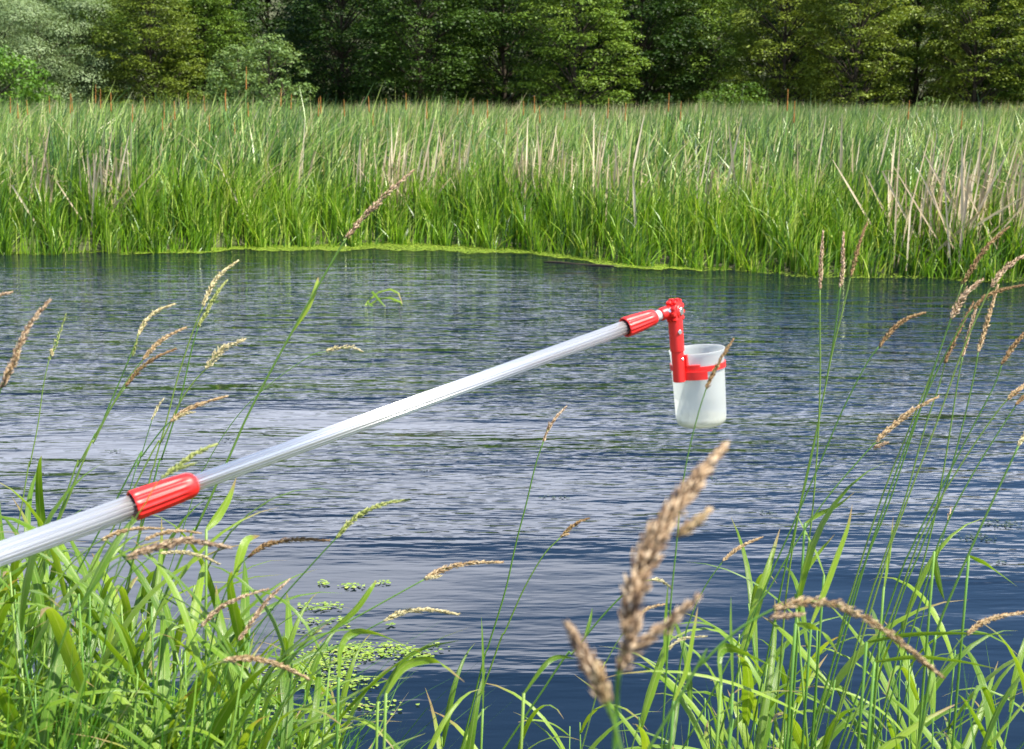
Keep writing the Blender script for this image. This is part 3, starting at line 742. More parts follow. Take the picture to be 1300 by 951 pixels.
# ------------------------------------------------------------------ flowering grass stalks, traced one by one
def smooth_path(pts, n):
    """Catmull-Rom through pts, n samples"""
    P = [np.array(p) for p in pts]; P = [2 * P[0] - P[1]] + P + [2 * P[-1] - P[-2]]
    seg = len(P) - 3; out = []
    for i in range(n):
        q = i / (n - 1) * seg; k = min(int(q), seg - 1); f = q - k
        a, b, c, d = P[k:k + 4]
        out.append(0.5 * ((2 * b) + (c - a) * f + (2 * a - 5 * b + 4 * c - d) * f * f + (3 * b - a - 3 * c + d) * f ** 3))
    return np.array(out)
def spikelets(rng, path, width, count, length, loose=0.0):
    """seed head: lens-shaped spikelets hugging the axis, bunched in lobes"""
    n = len(path); V, F_, T = [], [], []
    seg = np.linspace(0, 1, n)
    for k in range(count):
        f = (k + rng.uniform()) / count
        p = np.array([np.interp(f, seg, path[:, a]) for a in range(3)])
        j = min(n - 2, int(f * (n - 1))); d = path[j + 1] - path[j]; d /= np.linalg.norm(d)
        s = rng.normal(0, 1, 3); s -= d * s.dot(d); s /= np.linalg.norm(s)
        lobe = 0.80 + 0.16 * math.sin(f * 31 + width * 900) * math.sin(f * 13 + 1) + 0.22 * rng.uniform(-1, 1)
        prof = (math.sin(math.pi * min(1, 0.10 + 0.88 * f)) ** 0.55) * (1 - 0.45 * f) * lobe
        off = width * 0.5 * prof * rng.uniform(0.2, 1.0) * (1 + loose * rng.uniform(0, 1.6))
        ax = d + s * rng.uniform(0.15, 0.5 + loose); ax /= np.linalg.norm(ax)
        L = length * rng.uniform(0.7, 1.25); w = L * rng.uniform(0.075, 0.135)
        c0 = p + s * off
        e1 = np.cross(ax, s); e1 /= np.linalg.norm(e1) + 1e-9; e2 = np.cross(ax, e1)
        b0 = len(V)
        V += [c0 - ax * L * 0.5, c0 + e1 * w - ax * L * .08, c0 + e2 * w - ax * L * .08, c0 - e1 * w - ax * L * .08, c0 - e2 * w - ax * L * .08, c0 + ax * L * 0.5]
        for q in range(4):
            F_ += [(b0, b0 + 1 + (q + 1) % 4, b0 + 1 + q), (b0 + 5, b0 + 1 + q, b0 + 1 + (q + 1) % 4)]
        T += [min(1, max(0, rng.normal(0.48, 0.34)))] * 6
    return np.array(V), np.array(F_), np.array(T)

def stalk(label, colour, Y, head, stem, w=8.0, extra=(), leaves=(), loose=0.0, cnt=None, stem_px=2.2, lean=0.0, down=None):
    """head: pixels base to tip; stem: pixels from just below the head downwards"""
    ypt = lambda i, n_: Y + lean * (1 - i / max(1, n_ - 1))
    st = [at(u, v, Y) for (u, v) in ([head[0]] + list(stem))]
    # carry the stem on down to the bank
    last, prev = st[-1], st[-2]
    dxdz = max(-0.7, min(0.7, (last.x - prev.x) / min(-0.02, (last.z - prev.z))))
    g = float(near_z(Y)) - 0.05
    run = max(0.1, last.z - g)
    if down is None:
        st += [Vector((last.x - dxdz * run * 0.42, Y, last.z - run * 0.5)), Vector((last.x - dxdz * run * 0.60, Y, g))]
    root = empty('grass_stalk', st[-1]); tag(root, label, 'grass stalk', 'flowering grass stalks')
    o0 = np.array(st[-1])
    px = Y / F_PX
    path = smooth_path([tuple(p) for p in st[::-1]], max(14, 4 * len(st))) - o0
    rr = np.linspace(stem_px * 0.62, stem_px * 0.36, len(path)) * px
    so = obj('stem', py_mesh('stem', *tube([Vector(p) for p in path], list(rr), 6), M['near_stem'], True), root)
    # a node on the stem now and then
    hp = smooth_path([tuple(at(u, v, Y + 0.01 * i)) for i, (u, v) in enumerate(head)], 16) - o0
    ln = np.linalg.norm(np.diff(hp, axis=0), axis=1).sum()
    c = cnt or int(90 + ln * 900)
    V, Fm, T = spikelets(rng, hp, w * px * 1.2, int(c * 2.4), min(0.0080, w * px * 0.62 + 0.0025), loose + 0.15)
    # thin axis inside the head
    obj('seed_head', np_mesh('seed_head', V, Fm, M[colour], attrs={'tint': T}), root)
    so2 = obj('axis', py_mesh('axis', *tube([Vector(p) for p in hp], list(np.linspace(stem_px * 0.36, 0.25, len(hp)) * px), 5), M['near_stem'], True), root)
    for (line, ww, cl) in extra:
        ep = smooth_path([tuple(at(u, v, Y - 0.01)) for u, v in line], 10) - o0
        l2 = np.linalg.norm(np.diff(ep, axis=0), axis=1).sum()
        V, Fm, T = spikelets(rng, ep, ww * px * 1.2, int(70 + l2 * 1500), min(0.0075, ww * px * 0.62 + 0.002), loose + 0.15)
        obj('seed_head', np_mesh('seed_head', V, Fm, M[cl], attrs={'tint': T}), root)
    for (line, ww) in leaves:
        lp = smooth_path([tuple(at(u, v, Y + (0.015 * i))) for i, (u, v) in enumerate(line)], 10) - o0
        ws = [ww * px * (0.5 + 2 * f) if f < .25 else ww * px * (1 - ((f - .25) / .75) ** 2) + 0.0005 for f in np.linspace(0, 1, 10)]
        obj('leaf', leaf_mesh('leaf', *ribbon([Vector(p) for p in lp], ws, 0.3, Vector((0.75, 0.45, -0.4))), M['near_leaf']), root)
    return root

S = stalk
# --- around the pole
S('tall stalk with long brown seed head leaning out over the far duckweed', 'pink', 2.45, [(440, 302), (462, 275), (492, 245), (525, 216)], [(423, 330), (371, 421), (318, 520), (291, 580), (249, 671), (225, 720)], 9, extra=[([(462, 272), (474, 264), (484, 258)], 6, 'pink')], leaves=[([(371, 421), (392, 388), (402, 360), (404, 352)], 6)], stem_px=3.2)
S('stalk with stout pinkish seed head beside the sparse green one', 'pink', 1.9, [(2, 492), (18, 455), (36, 415), (63, 381)], [(-8, 520), (-30, 600), (-45, 690)], 10, extra=[([(8, 478), (18, 462), (24, 446)], 8, 'tan')], stem_px=3)
S('stalk whose brown seed head tip points over the open river', 'pink', 2.1, [(-62, 400), (-30, 388), (-8, 377), (15, 371)], [(-90, 430), (-120, 540)], 7)
S('thin stalk with sparse green seed head beside the stout pinkish one', 'green', 2.8, [(62, 457), (70, 440), (76, 422), (84, 398)], [(55, 490), (48, 540), (38, 590), (28, 640)], 4.5, extra=[([(66, 452), (65, 444)], 4, 'cream')], loose=0.4, cnt=60, stem_px=1.8)
S('stalk with arched cream seed head above the brown drooping one', 'cream', 2.6, [(176, 425), (184, 409), (199, 395), (222, 386)], [(160, 465), (140, 512), (122, 555), (95, 610)], 6, extra=[([(168, 452), (172, 440), (175, 424)], 4, 'green')])
S('stalk with straw coloured head between the cream head and the brown head', 'tan', 2.6, [(182, 456), (196, 440), (214, 426), (236, 416)], [(160, 485), (128, 540), (100, 590), (80, 640)], 6)
S('stalk with smooth brown drooping seed head pointing over the water', 'brown', 2.55, [(160, 490), (176, 470), (198, 454), (223, 443)], [(140, 520), (120, 560), (92, 620)], 6)
S('tallest of the stalks behind the pole, with pale greenish seed head', 'cream', 2.7, [(258, 388), (267, 366), (280, 348), (302, 331)], [(245, 420), (226, 478), (212, 532), (196, 590), (180, 660)], 6)
S('stalk with dark green seed head just below the pale greenish tallest one', 'green', 2.7, [(252, 414), (262, 396), (274, 374), (288, 356)], [(243, 445), (228, 510), (206, 580), (188, 640)], 5.5)
S('stalk with loose cream seed head behind the pole', 'cream', 2.6, [(262, 468), (274, 452), (288, 440), (312, 431)], [(246, 485), (228, 512), (205, 560), (170, 620)], 7, loose=0.9, cnt=110)
S('stalk with long tan seed head leaning over the pole', 'tan', 2.5, [(217, 535), (236, 521), (258, 512), (288, 503)], [(206, 545), (180, 580), (150, 630)], 7, extra=[([(222, 533), (234, 526), (247, 523)], 5, 'cream')])
S('stalk with tiny thin straw head beside the long tan one', 'cream', 2.7, [(193, 533), (198, 522), (202, 514), (208, 506)], [(186, 556), (176, 590), (160, 640)], 4, cnt=50, stem_px=1.5)
S('stalk with green seed head lying across the red collar of the pole', 'green', 1.84, [(206, 606), (228, 590), (250, 575), (275, 564)], [(196, 618), (184, 640), (168, 666), (150, 720)], 8, extra=[([(224, 596), (236, 592), (248, 588)], 6, 'green')], stem_px=2)
S('thin stalk with short cream head hanging over open water before the bent blades', 'cream', 2.9, [(415, 446), (428, 442), (446, 441), (460, 446)], [(392, 453), (340, 490), (300, 530), (262, 590), (236, 660)], 5, loose=0.5, cnt=80, stem_px=1.2)
S('stalk with pale tan head close under the thick part of the pole', 'tan', 2.1, [(130, 685), (150, 676), (176, 671), (208, 671)], [(112, 697), (80, 730), (60, 800)], 6)
S('stalk with tan head above the thick pinkish head below the pole', 'tan', 2.05, [(185, 685), (205, 677), (230, 674), (255, 677)], [(170, 697), (140, 750), (120, 820)], 6)
S('stalk with thick purplish pink head below the red collar', 'pink', 1.55, [(162, 708), (196, 695), (240, 687), (292, 695)], [(140, 722), (100, 770), (70, 840)], 12, extra=[([(214, 696), (228, 688), (243, 682)], 8, 'pink')], stem_px=3)
S('stalk with cream drooping head below the thick purplish one', 'cream', 2.1, [(205, 702), (230, 701), (256, 706), (278, 716)], [(190, 708), (150, 750), (130, 830)], 6)
S('stalk with olive brown head curving beside the blue water below the collar', 'brown', 2.1, [(316, 706), (340, 691), (378, 685), (418, 686)], [(300, 724), (280, 770), (262, 850)], 8, leaves=[([(298, 730), (306, 700), (314, 685), (330, 680)], 13)])
S('stalk with brown head slanting up beside the pinkish upright head', 'pink', 1.95, [(256, 795), (275, 775), (302, 760), (340, 748)], [(240, 820), (215, 880)], 7)
S('stalk with pinkish upright head above the duckweed patch', 'pink', 2.0, [(304, 812), (322, 786), (342, 760), (367, 736)], [(294, 835), (280, 880)], 7)
S('stalk with olive head arching highest over the duckweed patch', 'green', 2.2, [(428, 682), (448, 660), (480, 642), (520, 634)], [(400, 712), (350, 768), (300, 830), (270, 880)], 8, stem_px=2.6)
S('stalk with tan head reaching out over open water, a leaf sheathing its stem', 'tan', 2.2, [(540, 735), (560, 724), (596, 715), (638, 714)], [(500, 757), (450, 785), (400, 813), (352, 845), (320, 890)], 8, extra=[([(540, 734), (550, 733), (560, 731)], 6, 'cream')], leaves=[([(420, 801), (450, 775), (470, 748), (478, 737)], 9)], stem_px=2.6)
S('stalk with cream head just over the duckweed patch', 'cream', 2.2, [(488, 788), (512, 777), (545, 774), (582, 780)], [(460, 803), (420, 826), (380, 860)], 8)
S('stalk with thick tan head bent down among leaves near the duckweed', 'tan', 1.7, [(285, 838), (318, 836), (356, 845), (392, 862)], [(268, 842), (240, 870), (220, 930)], 9)
# --- by the open water
S('slender stalk with small pink head standing alone before open water', 'pink', 3.0, [(690, 560), (696, 545), (706, 530), (719, 516)], [(680, 590), (668, 640), (655, 690), (641, 752), (620, 820), (606, 870)], 4.5, extra=[([(697, 545), (697, 536)], 3, 'pink')], stem_px=2.2)
S('slender stalk with small brown head leaning beside the lone pink one', 'brown', 2.9, [(712, 682), (722, 672), (734, 663), (748, 658)], [(690, 705), (665, 748), (642, 800), (622, 850)], 5, extra=[([(714, 680), (722, 678)], 4, 'tan')], stem_px=2.2)
S('dark arching stalk with small tan head passing behind the big blurred seed head', 'cream', 2.3, [(828, 736), (836, 736), (844, 740), (853, 747)], [(805, 743), (765, 782), (728, 828), (690, 875)], 6, cnt=60, leaves=[([(742, 810), (748, 790), (752, 772)], 6)], stem_px=2.6)
S('stalk with slim dark brown head crossing in front of the plastic cup', 'brown', 2.12, [(897, 492), (906, 473), (918, 451), (931, 431)], [(888, 520), (876, 566), (866, 620), (858, 700), (852, 760), (846, 850)], 6, stem_px=2.0, leaves=[([(846, 850), (844, 800), (848, 740)], 7)])
S('very near blurred stalk with big branching purplish seed head', 'pink', 0.86, [(796, 802), (806, 748), (824, 700), (850, 655), (884, 610), (920, 566)], [(788, 840), (784, 880), (780, 950)], 38, extra=[([(862, 678), (880, 664), (902, 648)], 17, 'tan'), ([(800, 826), (830, 806), (858, 782), (886, 758)], 25, 'pink'), ([(790, 850), (800, 815), (812, 780)], 24, 'pink')], cnt=620, stem_px=6)
S('very near blurred stalk with short purplish head beside the big branching one', 'pink', 0.84, [(764, 880), (750, 850), (735, 820), (720, 792)], [(775, 910), (790, 960)], 28, extra=[([(770, 890), (762, 865), (758, 842)], 24, 'tan')], cnt=130, stem_px=5)
S('stalk with tiny pale head hanging beside the big blurred seed head', 'cream', 2.2, [(846, 826), (860, 814), (878, 809), (898, 808)], [(835, 845), (820, 890)], 5, cnt=70, stem_px=1.6)
S('stalk with short straw head lying behind the purplish side branch', 'tan', 2.2, [(812, 780), (822, 773), (834, 769), (846, 767)], [(795, 798), (770, 840), (755, 890)], 5, cnt=70, stem_px=1.6)
# --- tall clump on the other side
S('stalk with small tan head leaning out from the foot of the tall clump', 'tan', 2.4, [(918, 712), (932, 700), (948, 690), (968, 682)], [(895, 745), (875, 790), (862, 850)], 5, stem_px=2)
S('tall stalk with upright narrow pink head, straightest of three', 'pink', 2.6, [(1041, 366), (1042, 342), (1043, 318), (1045, 294)], [(1041, 420), (1041, 490), (1037, 580), (1028, 680), (1012, 780), (1000, 870)], 6)
S('tall stalk with upright pink head between the straight one and the leaning one', 'pink', 2.65, [(1067, 364), (1070, 342), (1070, 318), (1071, 295)], [(1060, 420), (1046, 500), (1028, 590), (1005, 690), (985, 780)], 6)
S('tall stalk with brown head leaning beside two upright pink heads', 'brown', 2.65, [(1080, 350), (1086, 328), (1092, 306), (1101, 283)], [(1072, 385), (1056, 450), (1038, 540), (1016, 640), (1000, 740), (990, 850)], 6)
S('stalk with brown arching head above the long straw coloured one', 'brown', 2.5, [(1116, 440), (1132, 420), (1150, 405), (1174, 397)], [(1100, 462), (1070, 520), (1040, 590), (1005, 670), (970, 750), (944, 830)], 7)
S('stalk with long straw coloured head slanting over the tall leaves', 'tan', 2.4, [(1113, 560), (1134, 540), (1160, 520), (1191, 504)], [(1090, 585), (1050, 632), (1010, 690), (975, 750), (935, 820)], 8, extra=[([(1110, 568), (1118, 565), (1127, 562)], 6, 'pink')])
S('near stalk with long ropy tan head arching down to the bank', 'tan', 1.4, [(985, 772), (1030, 763), (1075, 773), (1125, 802), (1165, 834), (1197, 860)], [(960, 785), (930, 805), (890, 845), (860, 890)], 15, extra=[([(978, 784), (998, 782), (1020, 780)], 11, 'pink')], stem_px=4)
S('tall stalk with fluffy pink head in the crowded tops', 'pink', 2.5, [(1208, 404), (1216, 388), (1228, 370), (1248, 354)], [(1200, 425), (1180, 485), (1155, 560), (1128, 640), (1100, 710), (1070, 800)], 8, loose=0.3)
S('tall stalk with brown head hanging close to the fluffy pink one', 'brown', 2.5, [(1200, 460), (1210, 436), (1222, 410), (1236, 384)], [(1192, 490), (1172, 550), (1150, 630), (1118, 720), (1090, 810)], 6)
S('tall stalk with slim pink head between two brown ones in the crowded tops', 'pink', 2.6, [(1222, 452), (1228, 430), (1234, 408), (1242, 382)], [(1215, 490), (1204, 560), (1188, 650), (1165, 740), (1140, 830)], 5.5)
S('tall stalk with pale tan upright head in the crowded tops', 'tan', 2.55, [(1242, 446), (1250, 420), (1258, 392), (1267, 362)], [(1236, 480), (1222, 540), (1200, 620), (1168, 700), (1130, 800)], 7)
S('tallest stalk of the crowded tops, its brown head against the far reeds', 'brown', 2.6, [(1222, 360), (1238, 334), (1256, 310), (1281, 288)], [(1210, 395), (1188, 460), (1156, 540), (1120, 630), (1085, 740), (1060, 830)], 6.5)
S('tall stalk with pinkish head sloping out of the crowded tops', 'pink', 2.4, [(1258, 364), (1272, 346), (1288, 332), (1306, 321)], [(1248, 385), (1220, 450), (1188, 540), (1150, 640), (1110, 760)], 8)
S('stalk with nodding brown head crossing under the pinkish sloping one', 'brown', 2.45, [(1236, 392), (1252, 376), (1276, 367), (1308, 361)], [(1222, 410), (1190, 470), (1160, 540), (1120, 650), (1080, 780)], 6)
S('stalk with dark brown head beside the bright open ripples', 'brown', 2.5, [(1272, 462), (1282, 446), (1296, 428), (1315, 408)], [(1262, 490), (1236, 540), (1200, 610), (1160, 690), (1125, 780)], 7)
S('stalk with short tan head low beside the dark brown one', 'tan', 2.5, [(1280, 506), (1292, 496), (1304, 488), (1322, 478)], [(1262, 528), (1220, 590), (1180, 660), (1140, 760)], 7)
S('stalk with short brown head under the short tan one', 'brown', 2.5, [(1290, 514), (1300, 504), (1312, 496), (1326, 490)], [(1270, 545), (1236, 600), (1200, 670), (1170, 760)], 6)
S('stalk with tan head low over the leaves beside dark water weed', 'tan', 2.1, [(1229, 804), (1248, 790), (1272, 782), (1306, 777)], [(1215, 818), (1190, 860), (1175, 910)], 8)
S('thin stalk with tiny dark red head', 'pink', 2.9, [(1203, 660), (1205, 654), (1206, 650), (1207, 645)], [(1198, 680), (1184, 730), (1170, 790)], 5, cnt=24, stem_px=1.4)
S('pale bleached stalk crossing the tall clump', 'cream', 2.2, [(1293, 566), (1302, 550), (1310, 535), (1320, 515)], [(1270, 615), (1240, 680), (1214, 740), (1190, 800), (1180, 860)], 6, stem_px=3.4)

# single large leaves that stand out
def lone_leaf(label, Y, line, ww):
    P = [at(u, v, Y + 0.02 * i) for i, (u, v) in enumerate(line)]
    g = float(near_z(Y)) - 0.05
    base = Vector((P[0].x - 0.05, Y, g)); root = empty('grass_leaf_shoot', base)
    tag(root, label, 'grass shoot', 'single leaves of the near bank')
    o0 = np.array(base); px = Y / F_PX
    st = smooth_path([tuple(base), tuple(base.lerp(P[0], 0.6)), tuple(P[0])], 8) - o0
    obj('stem', py_mesh('stem', *tube([Vector(p) for p in st], 0.0022, 5), M['near_stem'], True), root)
    lp = smooth_path([tuple(p) for p in P], 14) - o0
    ws = [ww * px * (0.45 + 2.2 * f) if f < .25 else ww * px * (1 - ((f - .25) / .75) ** 2) + 0.0005 for f in np.linspace(0, 1, 14)]
    obj('leaf', leaf_mesh('leaf', *ribbon([Vector(p) for p in lp], ws, 0.3, Vector((0.6, 0.6, -0.55))), M['near_leaf']), root)
L = lone_leaf
L('broad dark leaf hanging from the underside of the pole', 2.3, [(262, 672), (276, 655), (290, 632), (300, 606)], 13)
L('long leaf arching over the duckweed patch', 2.1, [(430, 860), (432, 822), (448, 802), (480, 804), (520, 822), (550, 833)], 11)
L('broad leaf curling down at the open water', 2.0, [(490, 880), (510, 848), (535, 838), (560, 842), (590, 866)], 14)
L('leaf lifted straight out from the duckweed patch', 2.2, [(480, 885), (510, 840), (540, 822), (583, 813)], 8)
L('pale folded leaf over the tall clump water', 2.6, [(1013, 748), (1022, 725), (1040, 700), (1060, 678)], 10)
L('leaf crossing two stems of the tall clump', 2.5, [(1046, 730), (1034, 700), (1020, 672), (1007, 645)], 9)
L('leaf rising from the stems over bright ripples', 2.5, [(1022, 664), (1040, 652), (1062, 642), (1085, 625)], 8)
L('broad upright leaf in the heart of the tall clump', 2.3, [(1030, 790), (1045, 750), (1060, 710), (1075, 670), (1082, 640)], 15)
L('hanging leaf tip beside the pale bleached stalk', 2.4, [(1186, 700), (1190, 725), (1194, 745), (1199, 762)], 10)
L('leaf drooping before dark water weed', 2.4, [(1230, 705), (1250, 714), (1270, 728), (1292, 745)], 9)
L('narrow upright leaf inside the tall clump', 2.5, [(1122, 745), (1126, 715), (1130, 690), (1134, 655)], 9)
L('bright leaf curving before the tall clump', 2.0, [(1010, 792), (1030, 795), (1050, 808), (1064, 830)], 10)
L('long level leaf spreading from the tall clump', 2.1, [(1100, 815), (1150, 805), (1210, 803), (1285, 806)], 11)
L('second level leaf below the long one of the tall clump', 2.1, [(1110, 840), (1160, 833), (1215, 838), (1270, 850)], 11)
L('leaf bent like a hook beside the near ropy head', 1.9, [(915, 870), (912, 835), (920, 822), (945, 828), (980, 845), (1005, 862)], 15)
L('upright leaf at the edge of open water by the ropy head', 2.0, [(930, 880), (928, 830), (927, 790), (928, 757)], 8)
L('thin upright blade beside the lone slender stalks', 2.6, [(613, 900), (613, 850), (612, 810), (611, 783)], 5)
L('curved leaf low by the big blurred head', 2.0, [(665, 880), (690, 845), (708, 834), (730, 836)], 9)
L('leaf rising bright beside the big blurred head', 2.0, [(855, 890), (870, 850), (880, 800), (886, 770)], 11)

# ------------------------------------------------------------------ sampling pole and plastic cup
t = NT('brushed_aluminium')
b = t.add('ShaderNodeBsdfPrincipled', Roughness=0.34, Metallic=1.0)
nz = t.noise(1.0, 4, None)
mp = t.add('ShaderNodeMapping'); mp.inputs['Scale'].default_value = (220, 220, 3); t.l.new(t.objco(), mp.inputs['Vector'])
nz = t.noise(1.0, 4, mp.outputs[0])
t.set(b, 'Base Color', t.mix(nz, (0.64, 0.65, 0.66), (0.84, 0.85, 0.86))); b.inputs['Metallic'].default_value = 0.86
t.set(b, 'Roughness', t.math('ADD', t.math('MULTIPLY', nz, 0.14), 0.27))
t.l.new(b.outputs[0], t.out.inputs['Surface']); M['alu'] = t.m
t = NT('red_plastic')
b = t.add('ShaderNodeBsdfPrincipled', Roughness=0.38)
nz = t.noise(60, 5, t.objco())
t.set(b, 'Base Color', t.mix(nz, (0.62, 0.012, 0.012), (0.74, 0.026, 0.022)))
t.set(b, 'Roughness', t.math('ADD', t.math('MULTIPLY', nz, 0.25), 0.28))
t.l.new(b.outputs[0], t.out.inputs['Surface']); M['red'] = t.m
M['steel'] = plain('steel', (0.75, 0.75, 0.76), 0.25, 1.0)
M['grey_plastic'] = plain('grey_plastic', (0.42, 0.43, 0.44), 0.45, 0.0)
M['black'] = plain('painted_shade', (0.02, 0.02, 0.02), 0.7)  # near-black colour standing for shade inside the collar ends
t = NT('milky_plastic')
d_ = t.add('ShaderNodeBsdfPrincipled', Roughness=0.3); d_.inputs['Base Color'].default_value = (0.70, 0.72, 0.70, 1)
tl = t.add('ShaderNodeBsdfTranslucent'); tl.inputs['Color'].default_value = (0.74, 0.77, 0.76, 1)
tp = t.add('ShaderNodeBsdfTransparent'); tp.inputs['Color'].default_value = (0.93, 0.95, 0.95, 1)
m1 = t.add('ShaderNodeMixShader'); m1.inputs[0].default_value = 0.55
t.l.new(d_.outputs[0], m1.inputs[1]); t.l.new(tl.outputs[0], m1.inputs[2])
m2 = t.add('ShaderNodeMixShader'); m2.inputs[0].default_value = 0.37
t.l.new(m1.outputs[0], m2.inputs[1]); t.l.new(tp.outputs[0], m2.inputs[2])
t.l.new(m2.outputs[0], t.out.inputs['Surface']); M['milky'] = t.m
t = NT('milky_base')
d_ = t.add('ShaderNodeBsdfPrincipled', Roughness=0.4); d_.inputs['Base Color'].default_value = (0.74, 0.73, 0.63, 1)
tl = t.add('ShaderNodeBsdfTranslucent'); tl.inputs['Color'].default_value = (0.85, 0.83, 0.70, 1)
m1 = t.add('ShaderNodeMixShader'); m1.inputs[0].default_value = 0.5
t.l.new(d_.outputs[0], m1.inputs[1]); t.l.new(tl.outputs[0], m1.inputs[2]); t.l.new(m1.outputs[0], t.out.inputs['Surface']); M['milky_base'] = t.m

PA, PB = at(0, 703.5, 1.80), at(800, 413.5, 2.32)
axis = (PB - PA).normalized()
pole = empty('sampling_pole', PA - axis * 0.75); tag(pole, 'telescopic aluminium pole with red collars and red cup holder over the water', 'sampling pole')
pole.rotation_euler = axis.to_track_quat('Z', 'X').to_euler()
pole_m = Matrix.Translation(pole.location) @ pole.rotation_euler.to_matrix().to_4x4()
inv = pole_m.inverted()
def along(u):
    """length along the pole where it is seen at pixel column u"""
    lo, hi = 0.0, 3.0
    for _ in range(40):
        m_ = (lo + hi) / 2; p = pole.location + axis * m_; q = p - EYE
        uu = CX + F_PX * q.x / q.dot(FWD)
        if uu < u: lo = m_
        else: hi = m_
    return lo
def lathe(rows, sides, rib=None, cap=True):
    """rows (z, r); rib(theta, i) multiplies r"""
    V, F_ = [], []
    for i, (z, r) in enumerate(rows):
        for k in range(sides):
            a = 2 * math.pi * k / sides; q = r * (rib(a, i) if rib else 1)
            V.append(Vector((math.cos(a) * q, math.sin(a) * q, z)))
    for i in range(len(rows) - 1):
        for k in range(sides):
            a = i * sides + k; b_ = i * sides + (k + 1) % sides
            F_.append((a, b_, b_ + sides, a + sides))
    if cap:
        F_.append(tuple(range(sides))[::-1]); F_.append(tuple((len(rows) - 1) * sides + k for k in range(sides)))
    return V, F_
def flute(nf, depth): return lambda a, i: 1 - depth * max(0.0, math.cos(a * nf)) ** 3
L1, L2, L3, L4 = along(172), along(248), along(793), along(832)
o = obj('outer_tube', py_mesh('outer_tube', *lathe([(-0.9, 0.0150), (L1 + 0.03, 0.0150)], 240, flute(16, 0.15)), M['alu'], True), pole)
o = obj('inner_tube', py_mesh('inner_tube', *lathe([(L1 - 0.05, 0.0109), (L3 + 0.01, 0.0109)], 224, flute(14, 0.17)), M['alu'], True), pole)
def collar(name, z0, z1, r0, r1, hole):
    """ribbed clamp: open lip at the back, ribbed grip, rounded nose"""
    Ln = z1 - z0; rows, ribamt = [], []
    rows.append((z0 + 0.010, hole)); ribamt.append(0)
    rows.append((z0 + 0.001, hole)); ribamt.append(0)
    rows.append((z0, r0 * 0.95)); ribamt.append(0)
    for f in (0.02, 0.06, 0.14, 0.3, 0.5, 0.64, 0.74, 0.82, 0.90, 0.96, 0.985, 1.0):
        r = r0 + (r1 - r0) * f ** 1.6
        if f > 0.9: r *= 1 - 0.28 * ((f - 0.9) / 0.1) ** 2
        rows.append((z0 + Ln * f, r)); ribamt.append(0.075 * min(1, f / 0.06) * (1 if f < 0.7 else max(0, 1 - (f - .7) / .16)))
    rows.append((z1, r1 * 0.5)); ribamt.append(0)
    nr = 15
    o = obj(name, py_mesh(name, *lathe(rows, 180, lambda a, i: 1 - ribamt[i] * (0.5 - 0.5 * math.cos(a * nr)) ** 0.7, cap=False), M['red'], True), pole)
    return o
c1 = collar('collar', L1 - 0.004, L2, 0.0200, 0.0166, 0.0162)
obj('collar_shade', py_mesh('collar_shade', *lathe([(L1 + 0.004, 0.0165), (L1 + 0.006, 0.0165)], 48), M['black'], True), c1)  # black disc added as the shade within the open lip
c2 = collar('collar', L3, L4, 0.0158, 0.0118, 0.0120)
obj('collar_shade', py_mesh('collar_shade', *lathe([(L3 + 0.005, 0.0123), (L3 + 0.007, 0.0123)], 48), M['black'], True), c2)  # same painted shade disc for the small collar
L5, L6 = along(839), along(856.5)
obj('tip_tube', py_mesh('tip_tube', *lathe([(L4 - 0.02, 0.0080), (L5 + 0.005, 0.0080)], 48), M['grey_plastic'], True), pole)
sock = obj('socket', py_mesh('socket', *lathe([(L5 - 0.002, 0.0092), (L5, 0.0098), (L5 + 0.004, 0.0100), (L6 - 0.008, 0.0100), (L6, 0.0092)], 48), M['red'], True), pole)

# head frame: origin at the gear, x to the side, z up, leaning a little
HO = pole.location + axis * L6 - Vector((0, 0, 0.003))
px = HO.y / F_PX
head_m = Matrix.Translation(HO) @ Matrix.Rotation(math.radians(-4.8), 4, 'Y')
def into_pole(V): return [inv @ (head_m @ Vector(v)) for v in V]
def cyl_between(a, b_, r, sides=40, bevel=0.0012):
    a, b_ = Vector(a), Vector(b_); d = (b_ - a); Ln = d.length; q = d.to_track_quat('Z', 'X')
    rows = [(0, r - bevel), (bevel, r), (Ln - bevel, r), (Ln, r - bevel)]
    V, F_ = lathe(rows, sides)
    return [a + q @ v for v in V], F_
def flat(me):
    return me
def hobj(name, V, F_, mat, parent, smooth=True):
    me = py_mesh(name, into_pole(V), F_, mat, smooth)
    if smooth:
        me.set_sharp_from_angle(angle=math.radians(38))
    return obj(name, me, parent)
gax = Vector((0.86, -0.50, 0.04)).normalized()      # hinge axis
def gear(name, c, r_out, thick, teeth, parent):
    q = gax.to_track_quat('Z', 'X')
    rib = lambda a, i: 1 + 0.13 * (1 if math.cos(a * teeth) > 0 else -1)
    V, F_ = lathe([(-thick / 2, r_out * 0.90), (-thick / 2 + 0.0008, r_out * 0.95), (thick / 2 - 0.0008, r_out * 0.95), (thick / 2, r_out * 0.90)], teeth * 10, rib)
    c = Vector(c)
    return hobj(name, [c + q @ v for v in V], F_, M['red'], parent, False)
joint = gear('joint', -gax * 0.004, 15.5 * px, 0.0075, 11, pole)
gear('gear_wheel', gax * 0.0055, 15.8 * px, 0.006, 11, joint)
hobj('hub', *cyl_between(-gax * 0.013, gax * 0.0105, 9.0 * px), M['red'], joint)
hobj('cap', *cyl_between(gax * 0.0104, gax * 0.0128, 5.4 * px, 32, 0.0006), M['steel'], joint)
